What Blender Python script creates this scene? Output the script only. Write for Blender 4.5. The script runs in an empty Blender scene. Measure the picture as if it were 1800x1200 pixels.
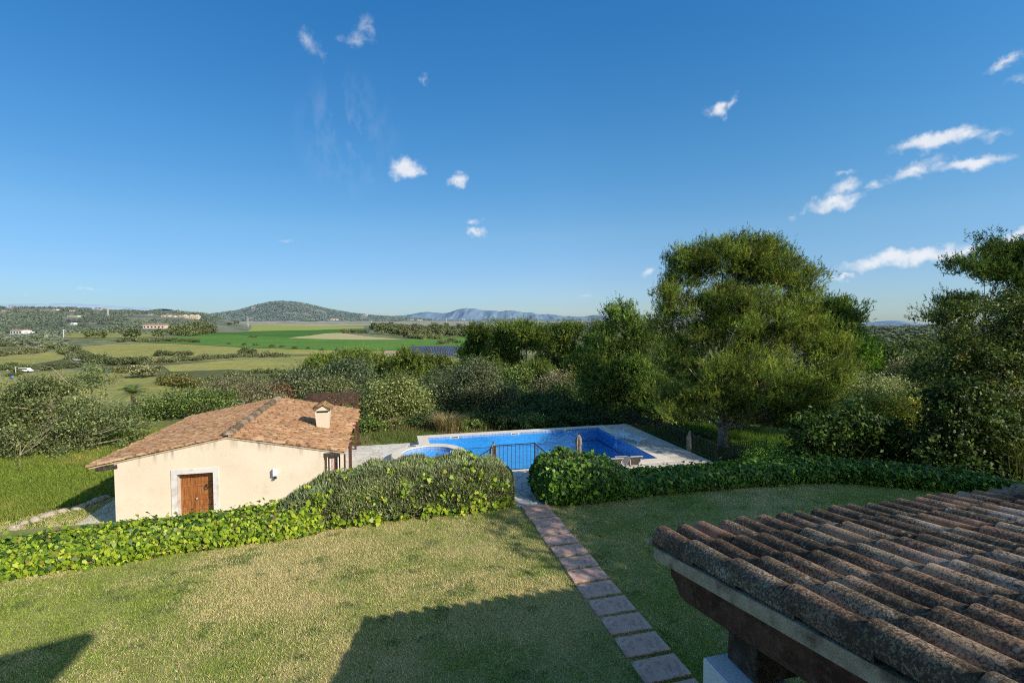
import bpy, bmesh, math, random
import numpy as np
from math import sin, cos, pi, radians, sqrt, hypot

scene = bpy.context.scene
COL = scene.collection
rs = np.random.RandomState(7)

# ---------------------------------------------------------------- camera frame
FOC, PITCH, YAW, CAMZ = 850.0, radians(2.56), radians(14.2), 5.0
def ray(px, py):
    x = (px - 900) / FOC; z = -(py - 600) / FOC
    y2 = cos(PITCH) + z * sin(PITCH); z2 = -sin(PITCH) + z * cos(PITCH)
    return np.array([x * cos(YAW) + y2 * sin(YAW), -x * sin(YAW) + y2 * cos(YAW), z2])
def at(px, py, z):                      # where the line of sight meets a level plane
    r = ray(px, py); return r * ((z - CAMZ) / r[2]) + np.array([0, 0, CAMZ])
def atd(px, py, D):                     # the point at forward distance D
    r = ray(px, py); f = r[0] * sin(YAW) + r[1] * cos(YAW)
    return r * (D / f) + np.array([0, 0, CAMZ])
def camxd(u, v):
    return u * cos(YAW) - v * sin(YAW), u * sin(YAW) + v * cos(YAW)

# ---------------------------------------------------------------- noise / terrain
def _h(ix, iy, s):
    n = (ix * 374761393 + iy * 668265263 + s * 1442695041) & 0x7fffffff
    n = ((n ^ (n >> 13)) * 1274126177) & 0x7fffffff
    return ((n ^ (n >> 16)) & 0xffff) / 65535.0
def vnoise(x, y, s=0):
    x = np.asarray(x, float); y = np.asarray(y, float)
    ix = np.floor(x).astype(np.int64); iy = np.floor(y).astype(np.int64)
    fx = x - ix; fy = y - iy; fx = fx * fx * (3 - 2 * fx); fy = fy * fy * (3 - 2 * fy)
    a = _h(ix, iy, s); b = _h(ix + 1, iy, s); c = _h(ix, iy + 1, s); d = _h(ix + 1, iy + 1, s)
    return (a * (1 - fx) + b * fx) * (1 - fy) + (c * (1 - fx) + d * fx) * fy
def fbm(x, y, s=0, o=4):
    t = 0; w = .5; tot = 0
    for i in range(o):
        t = t + w * vnoise(np.asarray(x) * 2 ** i, np.asarray(y) * 2 ** i, s + i * 17); tot += w; w *= .5
    return t / tot
def sst(a, b, x):
    t = np.clip((np.asarray(x, float) - a) / (b - a), 0, 1); return t * t * (3 - 2 * t)

PLAIN = -17.0
RX = [-600, 0, 150, 300, 370, 440, 560, 700, 850, 1200, 1500, 1800, 2400]
RY = [538, 541, 545, 548, 553, 574.4, 574.4, 574.4, 574.4, 574.4, 573, 568, 566]
HX = [300, 380, 420, 450, 475, 497, 520, 540, 580, 620, 660, 700, 760]
HY = [560, 552, 546, 537.5, 532, 530, 531.5, 535, 544.5, 551.5, 555.5, 558, 562]
def zpix(y, D): return CAMZ + (562 - np.asarray(y)) / FOC * D
def H(u, v):
    u = np.asarray(u, float); v = np.asarray(v, float)
    r = np.hypot(u - 2, v)
    z = -3.2 + .58 * sst(-9.0, -9.8, u) + .8 * sst(15.5, 16.3, u)
    z = z + .35 * sst(31.2, 33, v)
    z = z + .5 * sst(23, 27, -u * .55 + v * .84 - 6.4) * sst(-9.5, -11, u)
    s = sst(34, 150, r); z = z * (1 - s) + PLAIN * s
    v0 = 13.2 - 2.5 * sst(17, 21, u) ; v1 = 14.2 + 7 * sst(17, 21, u)
    f = (1 - np.clip((v - v0) / (v1 - v0), 0, 1)) * (1 - sst(20, 45, np.abs(u)))
    z = z * (1 - f) - .35 * f
    x, D = camxd(u, v); Dm = np.maximum(D, 1.0)
    px = 900 + FOC * x / Dm
    far = sst(800, 1500, D)
    ridge = np.interp(px, RX, zpix(RY, 1500) - PLAIN)
    z = z + ridge * far * (1 - .75 * sst(1500, 2700, D))
    base = PLAIN + ridge * .25
    hp = np.maximum(np.interp(px, HX, zpix(HY, 3200)) - base, 0)
    z = z + hp * np.exp(-((D - 3200) / 420.0) ** 2) * (D > 600)
    z = z - sst(1230, 1500, px) * np.maximum(D - 900, 0) * .0142
    und = fbm(u / 90., v / 90., 5, 3) - .5
    z = z + und * 22 * sst(900, 1500, D) * sst(450, 330, px)
    return z
_DS = np.geomspace(20, 6000, 900)
def ground(px, py):                     # first terrain point along a line of sight
    r = ray(px, py); f = r[0] * sin(YAW) + r[1] * cos(YAW); P = r[None] * (_DS / f)[:, None] + np.array([0, 0, CAMZ])
    k = np.nonzero(P[:, 2] < H(P[:, 0], P[:, 1]))[0]
    return P[k[0] if len(k) else -1]
def gz(u, v): return float(H(u, v))

# ---------------------------------------------------------------- object helpers
def tag(o, label=None, cat=None, group=None, kind=None):
    if label: o['label'] = label
    if cat: o['category'] = cat
    if group: o['group'] = group
    if kind: o['kind'] = kind
    return o
def link(name, me, mat=None, parent=None, loc=None):
    o = bpy.data.objects.new(name, me); COL.objects.link(o)
    if mat is not None and me is not None and not me.materials: me.materials.append(mat)
    if parent is not None: o.parent = parent
    if loc is not None: o.location = loc
    return o
def thing(name, label, cat, loc=(0, 0, 0), rz=0, group=None):
    o = bpy.data.objects.new(name, None); COL.objects.link(o)
    o.empty_display_size = .2; o.location = loc; o.rotation_euler = (0, 0, rz)
    return tag(o, label, cat, group)
def np_mesh(name, V, F, col=None, smooth=False):
    """V (n,3); F (m,k) int; col (m,3) per face"""
    me = bpy.data.meshes.new(name)
    V = np.asarray(V, np.float32); F = np.asarray(F, np.int32); m, k = F.shape
    me.vertices.add(len(V)); me.vertices.foreach_set('co', V.ravel())
    me.loops.add(m * k); me.loops.foreach_set('vertex_index', F.ravel())
    me.polygons.add(m); me.polygons.foreach_set('loop_start', np.arange(0, m * k, k, dtype=np.int32))
    if smooth: me.polygons.foreach_set('use_smooth', np.ones(m, bool))
    me.update(calc_edges=True)
    if col is not None:
        a = me.attributes.new('Col', 'FLOAT_COLOR', 'FACE')
        c = np.ones((m, 4), np.float32); c[:, :3] = col; a.data.foreach_set('color', c.ravel())
    return me
class MB:
    def __init__(s): s.v = []; s.f = []
    def quadpts(s, *p):
        n = len(s.v); s.v += [tuple(q) for q in p]; s.f.append(tuple(range(n, n + len(p)))); return s
    def box(s, x0, x1, y0, y1, z0, z1):
        n = len(s.v)
        s.v += [(x0, y0, z0), (x1, y0, z0), (x1, y1, z0), (x0, y1, z0), (x0, y0, z1), (x1, y0, z1), (x1, y1, z1), (x0, y1, z1)]
        s.f += [tuple(n + i for i in q) for q in ((0, 3, 2, 1), (4, 5, 6, 7), (0, 1, 5, 4), (1, 2, 6, 5), (2, 3, 7, 6), (3, 0, 4, 7))]; return s
    def bar(s, a, b, w, h=None, up=(0, 0, 1)):
        a = np.array(a, float); b = np.array(b, float); d = b - a; d /= np.linalg.norm(d)
        h = h or w; up = np.array(up, float)
        if abs(d @ up) > .99: up = np.array([0, 1., 0])
        x = np.cross(d, up); x /= np.linalg.norm(x); y = np.cross(x, d); n = len(s.v)
        for p in (a, b):
            for i, j in ((-1, -1), (1, -1), (1, 1), (-1, 1)): s.v.append(tuple(p + x * w / 2 * i + y * h / 2 * j))
        s.f += [tuple(n + i for i in q) for q in ((0, 1, 2, 3), (7, 6, 5, 4), (0, 4, 5, 1), (1, 5, 6, 2), (2, 6, 7, 3), (3, 7, 4, 0))]; return s
    def tube(s, pts, rad, seg=6, cap=True):
        pts = [np.array(p, float) for p in pts]; n0 = len(s.v)
        if not hasattr(rad, '__len__'): rad = [rad] * len(pts)
        ref = None
        for i, p in enumerate(pts):
            d = pts[min(i + 1, len(pts) - 1)] - pts[max(i - 1, 0)]; d = d / (np.linalg.norm(d) + 1e-9)
            if ref is None: ref = np.array([1., 0, 0]) if abs(d[0]) < .8 else np.array([0, 1., 0])
            x = ref - d * (ref @ d); x /= np.linalg.norm(x); y = np.cross(d, x); ref = x
            for k in range(seg):
                a = 2 * pi * k / seg; s.v.append(tuple(p + (x * cos(a) + y * sin(a)) * rad[i]))
        for i in range(len(pts) - 1):
            for k in range(seg):
                a = n0 + i * seg + k; b = n0 + i * seg + (k + 1) % seg
                s.f.append((a, b, b + seg, a + seg))
        if cap:
            s.f.append(tuple(n0 + k for k in reversed(range(seg)))); s.f.append(tuple(n0 + (len(pts) - 1) * seg + k for k in range(seg)))
        return s
    def prism(s, poly, z0, z1):
        n = len(s.v); k = len(poly)
        s.v += [(p[0], p[1], z0) for p in poly] + [(p[0], p[1], z1) for p in poly]
        s.f.append(tuple(n + i for i in reversed(range(k)))); s.f.append(tuple(n + k + i for i in range(k)))
        for i in range(k):
            j = (i + 1) % k; s.f.append((n + i, n + j, n + k + j, n + k + i))
        return s
    def extrude(s, poly, axis, a, b):   # poly in the plane across `axis` (0 or 1)
        n = len(s.v); k = len(poly)
        for c in (a, b):
            for p in poly: s.v.append((c, p[0], p[1]) if axis == 0 else (p[0], c, p[1]))
        s.f.append(tuple(n + i for i in range(k))); s.f.append(tuple(n + k + i for i in reversed(range(k))))
        for i in range(k):
            j = (i + 1) % k; s.f.append((n + j, n + i, n + k + i, n + k + j))
        return s
    def lathe(s, prof, c=(0, 0, 0), seg=16):
        n = len(s.v)
        for r, z in prof:
            for k in range(seg): s.v.append((c[0] + r * cos(2 * pi * k / seg), c[1] + r * sin(2 * pi * k / seg), c[2] + z))
        for i in range(len(prof) - 1):
            for k in range(seg):
                a = n + i * seg + k; b = n + i * seg + (k + 1) % seg; s.f.append((a, b, b + seg, a + seg))
        return s
    def mesh(s, name, smooth=False, bevel=0):
        me = bpy.data.meshes.new(name); me.from_pydata(s.v, [], s.f); me.update()
        bm = bmesh.new(); bm.from_mesh(me); bmesh.ops.recalc_face_normals(bm, faces=bm.faces)
        if bevel: bmesh.ops.bevel(bm, geom=[e for e in bm.edges], offset=bevel, segments=1, affect='EDGES', clamp_overlap=True)
        bm.to_mesh(me); bm.free()
        if smooth:
            for p in me.polygons: p.use_smooth = True
        return me
    def build(s, name, mat, parent=None, loc=None, smooth=False, bevel=0):
        return link(name, s.mesh(name, smooth, bevel), mat, parent, loc)

# ---------------------------------------------------------------- materials
def newmat(name):
    m = bpy.data.materials.new(name); m.use_nodes = True; nt = m.node_tree; nt.nodes.clear()
    out = nt.nodes.new('ShaderNodeOutputMaterial'); return m, nt, out
def nd(nt, t, ins=None, **kw):
    n = nt.nodes.new(t)
    for k, v in kw.items(): setattr(n, k, v)
    for k, v in (ins or {}).items():
        if isinstance(v, bpy.types.NodeSocket): nt.links.new(v, n.inputs[k])
        else: n.inputs[k].default_value = v
    return n
def rgba(c): return (c[0], c[1], c[2], 1)
def ramp(nt, fac, stops):
    n = nt.nodes.new('ShaderNodeValToRGB'); e = n.color_ramp.elements
    while len(e) < len(stops): e.new(.5)
    for i, (p, c) in enumerate(stops): e[i].position = p; e[i].color = rgba(c) if hasattr(c, '__len__') else (c, c, c, 1)
    nt.links.new(fac, n.inputs[0]); return n.outputs[0]
def mixc(nt, fac, a, b, mode='MIX'):
    n = nt.nodes.new('ShaderNodeMix'); n.data_type = 'RGBA'; n.blend_type = mode
    for i, v in ((0, fac), (6, a), (7, b)):
        if isinstance(v, bpy.types.NodeSocket): nt.links.new(v, n.inputs[i])
        else: n.inputs[i].default_value = v if i == 0 else rgba(v)
    return n.outputs[2]
def noise(nt, scale, detail=4, rough=.55, vec=None, dist=0, coord='Object'):
    if vec is None: vec = nd(nt, 'ShaderNodeTexCoord').outputs[coord]
    return nd(nt, 'ShaderNodeTexNoise', {'Vector': vec, 'Scale': scale, 'Detail': detail, 'Roughness': rough, 'Distortion': dist}).outputs[0]
def bump(nt, h, strength=.3, dist=.02):
    return nd(nt, 'ShaderNodeBump', {'Height': h, 'Strength': strength, 'Distance': dist}).outputs[0]
def principled(nt, out, color, rough=.7, normal=None, spec=.3, metal=0):
    b = nd(nt, 'ShaderNodeBsdfPrincipled', {'Roughness': rough, 'Specular IOR Level': spec, 'Metallic': metal})
    if isinstance(color, bpy.types.NodeSocket): nt.links.new(color, b.inputs['Base Color'])
    else: b.inputs['Base Color'].default_value = rgba(color)
    if normal is not None: nt.links.new(normal, b.inputs['Normal'])
    nt.links.new(b.outputs[0], out.inputs[0]); return b
def noisy(name, c1, c2, scale=6, rough=.8, c3=None, scale2=None, bmp=.2, bdist=.01, lo=.35, hi=.65, spec=.25, detail=5):
    m, nt, out = newmat(name)
    n = noise(nt, scale, detail); c = ramp(nt, n, [(lo, c1), (hi, c2)])
    if c3 is not None:
        n2 = noise(nt, scale2 or scale * 4, 4); c = mixc(nt, ramp(nt, n2, [(.5, 0), (.68, 1)]), c, c3)
    principled(nt, out, c, rough, bump(nt, noise(nt, scale * 5, 3), bmp, bdist), spec); return m
def leafmat(name, trans=.3, rough=.5, spec=.3, gain=1.0, tint=(1, 1, 1)):
    m, nt, out = newmat(name)
    a = nd(nt, 'ShaderNodeAttribute', attribute_name='Col'); oi = nd(nt, 'ShaderNodeObjectInfo')
    c = mixc(nt, 1.0, a.outputs['Color'], oi.outputs['Color'], 'MULTIPLY')
    c = mixc(nt, 1.0, c, tuple(gain * t for t in tint), 'MULTIPLY')
    b = nd(nt, 'ShaderNodeBsdfPrincipled', {'Roughness': rough, 'Specular IOR Level': spec, 'Base Color': c})
    t = nd(nt, 'ShaderNodeBsdfTranslucent', {'Color': mixc(nt, 1.0, c, (1.15, 1.2, .6), 'MULTIPLY')})
    mx = nd(nt, 'ShaderNodeMixShader', {0: trans, 1: b.outputs[0], 2: t.outputs[0]})
    nt.links.new(mx.outputs[0], out.inputs[0]); return m
def attrmat(name, rough=.85, spec=.15, bmp=0, bscale=40):
    m, nt, out = newmat(name)
    a = nd(nt, 'ShaderNodeAttribute', attribute_name='Col'); oi = nd(nt, 'ShaderNodeObjectInfo')
    c = mixc(nt, 1.0, a.outputs['Color'], oi.outputs['Color'], 'MULTIPLY')
    principled(nt, out, c, rough, bump(nt, noise(nt, bscale, 4), bmp, .01) if bmp else None, spec); return m

M = {}
M['leaf'] = leafmat('leaf', .3, .5, .25, 1.6)
M['needle'] = leafmat('pine_needle', .2, .6, .15, 1.95)
M['ivy'] = leafmat('ivy_leaf', .3, .42, .35, 1.25)
M['sprig'] = leafmat('grey_sprig', .2, .8, .1, 2.0)
M['grass'] = leafmat('grass_blade', .3, .7, .1)
M['far_leaf'] = leafmat('distant_leaf', .1, .9, .05, 1.5)
M['bark'] = noisy('bark', (.09, .065, .05), (.24, .19, .15), 9, .9, (.30, .27, .23), 14, .6, .03)
M['pale_bark'] = noisy('pale_bark', (.22, .19, .15), (.42, .37, .31), 9, .9, (.16, .13, .1), 14, .5, .02)
M['lichen_bark'] = noisy('lichen_bark', (.25, .21, .15), (.40, .35, .27), 6, .9, (.50, .36, .06), 5, .4, .02)
M['plaster'] = None
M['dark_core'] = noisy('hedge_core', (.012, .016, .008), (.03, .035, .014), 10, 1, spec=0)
M['iron'] = noisy('black_iron', (.012, .012, .013), (.03, .03, .03), 20, .45, spec=.5, bmp=.05)
M['white'] = noisy('white_paint', (.74, .75, .76), (.82, .82, .82), 5, .6)
M['dark_wood'] = noisy('dark_wood', (.03, .022, .017), (.075, .055, .04), 7, .8, (.11, .085, .065), 12, .5, .02)
M['black'] = noisy('near_black', (.006, .005, .005), (.015, .012, .01), 5, .9)  # one even near-black for openings, ceiling boards and wheels

def flagstone(name, c1, c2, joint, scale, jw=.03, rough=.8, bmp=.3):
    m, nt, out = newmat(name); tc = nd(nt, 'ShaderNodeTexCoord').outputs['Object']
    wv = nd(nt, 'ShaderNodeVectorMath', {0: tc, 1: nd(nt, 'ShaderNodeVectorMath', {0: nd(nt, 'ShaderNodeTexNoise', {'Vector': tc, 'Scale': scale * .9}).outputs[1], 'Scale': .25 / scale}, operation='SCALE').outputs[0]}, operation='ADD').outputs[0]
    e = nd(nt, 'ShaderNodeTexVoronoi', {'Vector': wv, 'Scale': scale}, feature='DISTANCE_TO_EDGE').outputs[0]
    f = nd(nt, 'ShaderNodeTexVoronoi', {'Vector': wv, 'Scale': scale}, feature='F1')
    rnd = nd(nt, 'ShaderNodeSeparateColor', {0: f.outputs['Color']}).outputs[0]
    c = mixc(nt, rnd, c1, c2)
    c = mixc(nt, .55, c, mixc(nt, 1, c, ramp(nt, noise(nt, 5, 6), [(.3, .75), (.7, 1.15)]), 'MULTIPLY'))
    mk = ramp(nt, e, [(jw * .5, 0), (jw * 1.4, 1)])
    c = mixc(nt, mk, joint, c)
    principled(nt, out, c, rough, bump(nt, mk, bmp, .01), .3); return m
M['paving'] = flagstone('crazy_paving', (.68, .62, .54), (.80, .75, .67), (.52, .44, .35), 1.5, .03)
M['landing'] = flagstone('landing_paving', (.56, .54, .51), (.7, .68, .64), (.34, .30, .25), 2.3, .035)
M['coping'] = noisy('coping_stone', (.80, .70, .57), (.88, .79, .66), 2.5, .7, (.72, .60, .46), 5, .15)
def brickdeck():
    m, nt, out = newmat('deck_paving'); tc = nd(nt, 'ShaderNodeTexCoord').outputs['Object']
    b = nd(nt, 'ShaderNodeTexBrick', {'Vector': tc, 'Color1': (.66, .575, .48, 1), 'Color2': (.78, .69, .58, 1), 'Mortar': (.48, .35, .25, 1), 'Scale': 1.0, 'Mortar Size': .012, 'Brick Width': .62, 'Row Height': .42, 'Bias': 0}, offset=.37)
    c = mixc(nt, .6, b.outputs[0], mixc(nt, 1, b.outputs[0], ramp(nt, noise(nt, 3, 6), [(.3, .72), (.7, 1.18)]), 'MULTIPLY'))
    c = mixc(nt, ramp(nt, noise(nt, 14, 3), [(.62, 0), (.75, .5)]), c, (.2, .15, .11))
    principled(nt, out, c, .8, bump(nt, b.outputs[1], -.3, .01), .25); return m
M['deck'] = brickdeck()
def mosaic(name, c1, c2, grout, sc, rough=.25):
    m, nt, out = newmat(name); g = nd(nt, 'ShaderNodeNewGeometry')
    p = nd(nt, 'ShaderNodeSeparateXYZ', {0: g.outputs['Position']}).outputs
    xy = nd(nt, 'ShaderNodeMath', {0: p[0], 1: p[1]}, operation='ADD').outputs[0]
    n = nd(nt, 'ShaderNodeSeparateXYZ', {0: g.outputs['Normal']}).outputs
    flat = nd(nt, 'ShaderNodeMath', {0: nd(nt, 'ShaderNodeMath', {0: n[2]}, operation='ABSOLUTE').outputs[0], 1: .5}, operation='GREATER_THAN').outputs[0]
    va = nd(nt, 'ShaderNodeCombineXYZ', {0: p[0], 1: p[1]}).outputs[0]; vb = nd(nt, 'ShaderNodeCombineXYZ', {0: xy, 1: p[2]}).outputs[0]
    vec = mixc(nt, flat, vb, va)
    b = nd(nt, 'ShaderNodeTexBrick', {'Vector': vec, 'Color1': rgba(c1), 'Color2': rgba(c2), 'Mortar': rgba(grout), 'Scale': 1, 'Mortar Size': .006 * sc, 'Brick Width': .05 * sc, 'Row Height': .05 * sc}, offset=0)
    principled(nt, out, b.outputs[0], rough, None, .5); return m
M['mosaic'] = mosaic('blue_mosaic', (.005, .37, .88), (.012, .45, .95), (.05, .45, .86), 2)
M['mosaic_dark'] = mosaic('dark_blue_mosaic', (.003, .03, .15), (.005, .05, .2), (.01, .05, .18), 1)
M['mosaic_line'] = mosaic('waterline_mosaic', (.10, .22, .50), (.25, .40, .66), (.45, .5, .6), 2)
def water():
    m, nt, out = newmat('pool_water'); tc = nd(nt, 'ShaderNodeTexCoord').outputs['Object']
    mp = nd(nt, 'ShaderNodeMapping', {0: tc, 3: (1.0, .55, 1)}).outputs[0]
    h = nd(nt, 'ShaderNodeTexNoise', {'Vector': mp, 'Scale': 3.2, 'Detail': 4, 'Roughness': .55, 'Distortion': .6}).outputs[0]
    nrm = bump(nt, h, .6, .075)
    fr = nd(nt, 'ShaderNodeFresnel', {'IOR': 1.33, 'Normal': nrm}).outputs[0]
    t = nd(nt, 'ShaderNodeBsdfTransparent', {'Color': (.80, .93, 1, 1)}); g = nd(nt, 'ShaderNodeBsdfGlossy', {'Color': (1, 1, 1, 1), 'Roughness': .03, 'Normal': nrm})
    fr = nd(nt, 'ShaderNodeMath', {0: fr, 1: .45}, operation='MULTIPLY').outputs[0]
    mx = nd(nt, 'ShaderNodeMixShader', {0: fr, 1: t.outputs[0], 2: g.outputs[0]}); nt.links.new(mx.outputs[0], out.inputs[0]); return m
M['water'] = water()
def plaster():
    m, nt, out = newmat('cream_plaster'); tc = nd(nt, 'ShaderNodeTexCoord').outputs['Object']
    c = ramp(nt, noise(nt, .9, 5), [(.3, (.73, .60, .445)), (.7, (.79, .665, .51))])
    # run-off stains hanging from the verge: thin in x, fading with the height attribute
    a = nd(nt, 'ShaderNodeAttribute', attribute_name='drip').outputs['Fac']
    st = nd(nt, 'ShaderNodeTexNoise', {'Vector': nd(nt, 'ShaderNodeMapping', {0: tc, 3: (2.6, 1, .25)}).outputs[0], 'Scale': 2.2, 'Detail': 4}).outputs[0]
    k = nd(nt, 'ShaderNodeMath', {0: ramp(nt, st, [(.5, 0), (.72, .75)]), 1: a}, operation='MULTIPLY').outputs[0]
    c = mixc(nt, k, c, (.16, .125, .09))
    c = mixc(nt, ramp(nt, noise(nt, 1.7, 8, .75), [(.52, 0), (.75, .5)]), c, (.60, .465, .325))
    c = mixc(nt, ramp(nt, noise(nt, .5, 3), [(.55, 0), (.7, .3)]), c, (.84, .71, .56))
    principled(nt, out, c, .9, bump(nt, noise(nt, 24, 4), .15, .01), .15); return m
M['plaster'] = plaster()
def oldtile(name, dark, sc=1.0):
    """weathered terracotta: per-tile colour, black algae, pale lichen"""
    m, nt, out = newmat(name); a = nd(nt, 'ShaderNodeAttribute', attribute_name='Col').outputs['Color']
    tc = nd(nt, 'ShaderNodeTexCoord').outputs['Object']
    c = mixc(nt, 1, a, ramp(nt, noise(nt, 7 * sc, 5), [(.3, .75), (.7, 1.2)]), 'MULTIPLY')
    patch = noise(nt, 1.3 * sc, 3)
    n1 = noise(nt, (55 if dark > 0 else 26) * sc, 6, .7)
    sm = nd(nt, 'ShaderNodeMath', {0: n1, 1: nd(nt, 'ShaderNodeMath', {0: patch, 1: .85 if dark > 0 else .5}, operation='MULTIPLY').outputs[0]}, operation='ADD').outputs[0]
    c = mixc(nt, ramp(nt, sm, [(.95 - .12 * dark, 0), (1.08 - .12 * dark, .88)] if dark > 0 else [(.83, 0), (.97, .85)]), c, (.052, .039, .027))
    n2 = noise(nt, (30 if dark > 0 else 11) * sc, 5, .65)
    c = mixc(nt, ramp(nt, n2, [(.54, 0), (.68, .8 if dark > 0 else .4)]), c, (.34, .26, .15) if dark > 0 else (.36, .22, .12))
    if dark > .5:
        v = nd(nt, 'ShaderNodeTexVoronoi', {'Vector': tc, 'Scale': 13.0}, feature='F1').outputs[0]
        c = mixc(nt, nd(nt, 'ShaderNodeMath', {0: ramp(nt, v, [(.16, .85), (.24, 0)]), 1: ramp(nt, noise(nt, 2.1, 2), [(.52, 0), (.6, 1)])}, operation='MULTIPLY').outputs[0], c, (.42, .37, .31))
        big = ramp(nt, noise(nt, .8, 2), [(.64, 0), (.70, .7)])
        c = mixc(nt, nd(nt, 'ShaderNodeMath', {0: big, 1: ramp(nt, n2, [(.4, 0), (.52, 1)])}, operation='MULTIPLY').outputs[0], c, (.48, .40, .33))
    hh = nd(nt, 'ShaderNodeMath', {0: n1, 1: n2}, operation='ADD').outputs[0]
    principled(nt, out, c, .95, bump(nt, hh, .5, .02), .1); return m
M['tile_old'] = oldtile('lichen_roof_tile', 1.0)
M['tile'] = oldtile('terracotta_roof_tile', -.2, 1.1)
M['mortar'] = noisy('verge_mortar', (.44, .33, .215), (.58, .45, .31), 9, .95, (.2, .15, .095), 4, .7, .02)
M['brown_wood'] = noisy('brown_timber', (.055, .022, .014), (.115, .052, .032), 5, .75, (.135, .085, .06), 16, .4, .01)
def doorwood():
    m, nt, out = newmat('door_wood'); tc = nd(nt, 'ShaderNodeTexCoord').outputs['Object']
    n = nd(nt, 'ShaderNodeTexNoise', {'Vector': nd(nt, 'ShaderNodeMapping', {0: tc, 3: (14, 14, 1.2)}).outputs[0], 'Scale': 2.0, 'Detail': 6}).outputs[0]
    c = ramp(nt, n, [(.3, (.16, .052, .014)), (.5, (.33, .125, .035)), (.75, (.42, .18, .06))])
    principled(nt, out, c, .45, bump(nt, n, .15, .005), .4); return m
M['door'] = doorwood()
M['marble'] = noisy('pale_stone', (.62, .58, .54), (.72, .69, .65), 2, .6, (.55, .47, .4), 3, .1)
M['slab'] = noisy('reddish_slab', (.60, .35, .26), (.72, .485, .385), 3.5, .85, (.46, .26, .19), 12, .4, .006, lo=.3, hi=.7)
M['rock'] = noisy('rubble_stone', (.40, .33, .24), (.62, .53, .42), 4, .9, (.2, .16, .11), 9, .8, .04)
M['glass'] = noisy('dark_glass', (.02, .025, .03), (.05, .06, .07), 2, .08, spec=.8, bmp=0)
M['sling'] = noisy('taupe_sling', (.17, .145, .125), (.21, .185, .16), 30, .8, bmp=.1)
M['parasol'] = noisy('taupe_canvas', (.20, .165, .15), (.29, .245, .22), 8, .85)
M['plastic'] = noisy('white_plastic', (.6, .68, .78), (.72, .78, .85), 4, .4)
M['lamp_metal'] = noisy('galvanised_lamp', (.45, .46, .48), (.55, .56, .58), 20, .4, spec=.5)
M['skimmer'] = noisy('skimmer_plastic', (.72, .70, .62), (.8, .78, .7), 6, .5)

# ---------------------------------------------------------------- foliage builders
def unit(a): return a / (np.linalg.norm(a, axis=-1, keepdims=True) + 1e-9)
def leaves(name, c, nrm, L, W, col, rnd, shape=4, fold=.0, along=None):
    """one leaf per row of c; nrm = facing direction"""
    n = len(c); t = rnd.normal(size=(n, 3)) if along is None else along
    a = unit(t - nrm * np.sum(t * nrm, 1, keepdims=True)); b = np.cross(nrm, a)
    L = np.broadcast_to(np.asarray(L, float), (n,))[:, None]; W = np.broadcast_to(np.asarray(W, float), (n,))[:, None]
    if shape == 4:
        P = [(-.5, 0, 0), (0, .5, fold), (.5, 0, 0), (0, -.5, fold)]
    elif shape == 3: P = [(-.5, -.5, 0), (.5, 0, 0), (-.5, .5, 0)]
    else: P = [(-.42, 0, 0), (-.5, .36, fold), (-.1, .5, fold), (.55, 0, -fold), (-.1, -.5, fold), (-.5, -.36, fold)]
    V = np.stack([c + a * L * p + b * W * q + nrm * L * f for p, q, f in P], 1).reshape(-1, 3)
    F = np.arange(n * len(P)).reshape(n, len(P))
    return np_mesh(name, V, F, col)
def colmix(rnd, n, palette, w=None, jit=.18):
    p = np.array(palette, float); i = rnd.choice(len(p), n, p=w)
    return np.clip(p[i] * (1 + rnd.normal(size=(n, 1)) * jit), .003, 1)
def clumps(rnd, ells, n, shell=2.2, zmin=None, boughs=0, br=.7, bflat=.75):
    if boughs:
        p0, o0 = clumps(rnd, ells, boughs, shell, zmin); i = rnd.randint(0, boughs, n)
        sc = (.6 + .8 * rnd.rand(boughs))[i][:, None] * br
        return p0[i] + unit(rnd.normal(size=(n, 3))) * rnd.rand(n, 1) ** .5 * sc * np.array([1, 1, bflat]), unit(o0[i] + rnd.normal(size=(n, 3)) * .35), i
    E = np.array(ells, float); w = E[:, 3] * E[:, 4] * E[:, 5]; w = w ** .8; w /= w.sum()
    i = rnd.choice(len(E), n, p=w); d = unit(rnd.normal(size=(n, 3))); r = rnd.rand(n, 1) ** (1 / shell)
    p = E[i, :3] + d * r * E[i, 3:6]
    out = unit(d / E[i, 3:6])
    if zmin is not None: p[:, 2] = np.maximum(p[:, 2], zmin + rnd.rand(n) * .5)
    return p, out
def broad_crown(name, seed, ells, nc, cr, nl, L, W, pal, w=None, shell=2.2, up=.5, zmin=None, shape=4, clump_var=.25, flat=.65, mix=.5, boughs=0, br=.7):
    rnd = np.random.RandomState(seed); c, o = clumps(rnd, ells, nc, shell, zmin, boughs, br)[:2]
    k = np.repeat(np.arange(nc), nl); n = len(k)
    r = cr * (.6 + .8 * rnd.rand(nc))[k][:, None]
    off = rnd.normal(size=(n, 3)) * r * np.array([1, 1, flat]) * .6
    p = c[k] + off
    nr = unit(o[k] * .6 + np.array([0, 0, up]) + unit(rnd.normal(size=(n, 3))) * (.5 + mix))
    col = colmix(rnd, n, pal, w) * (1 + rnd.normal(size=(nc, 1)) * clump_var)[k].clip(.45, 1.7)
    s = (.65 + .7 * rnd.rand(n))
    return leaves(name, p, nr, L * s, W * s, col, rnd, shape, .12), c
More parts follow.
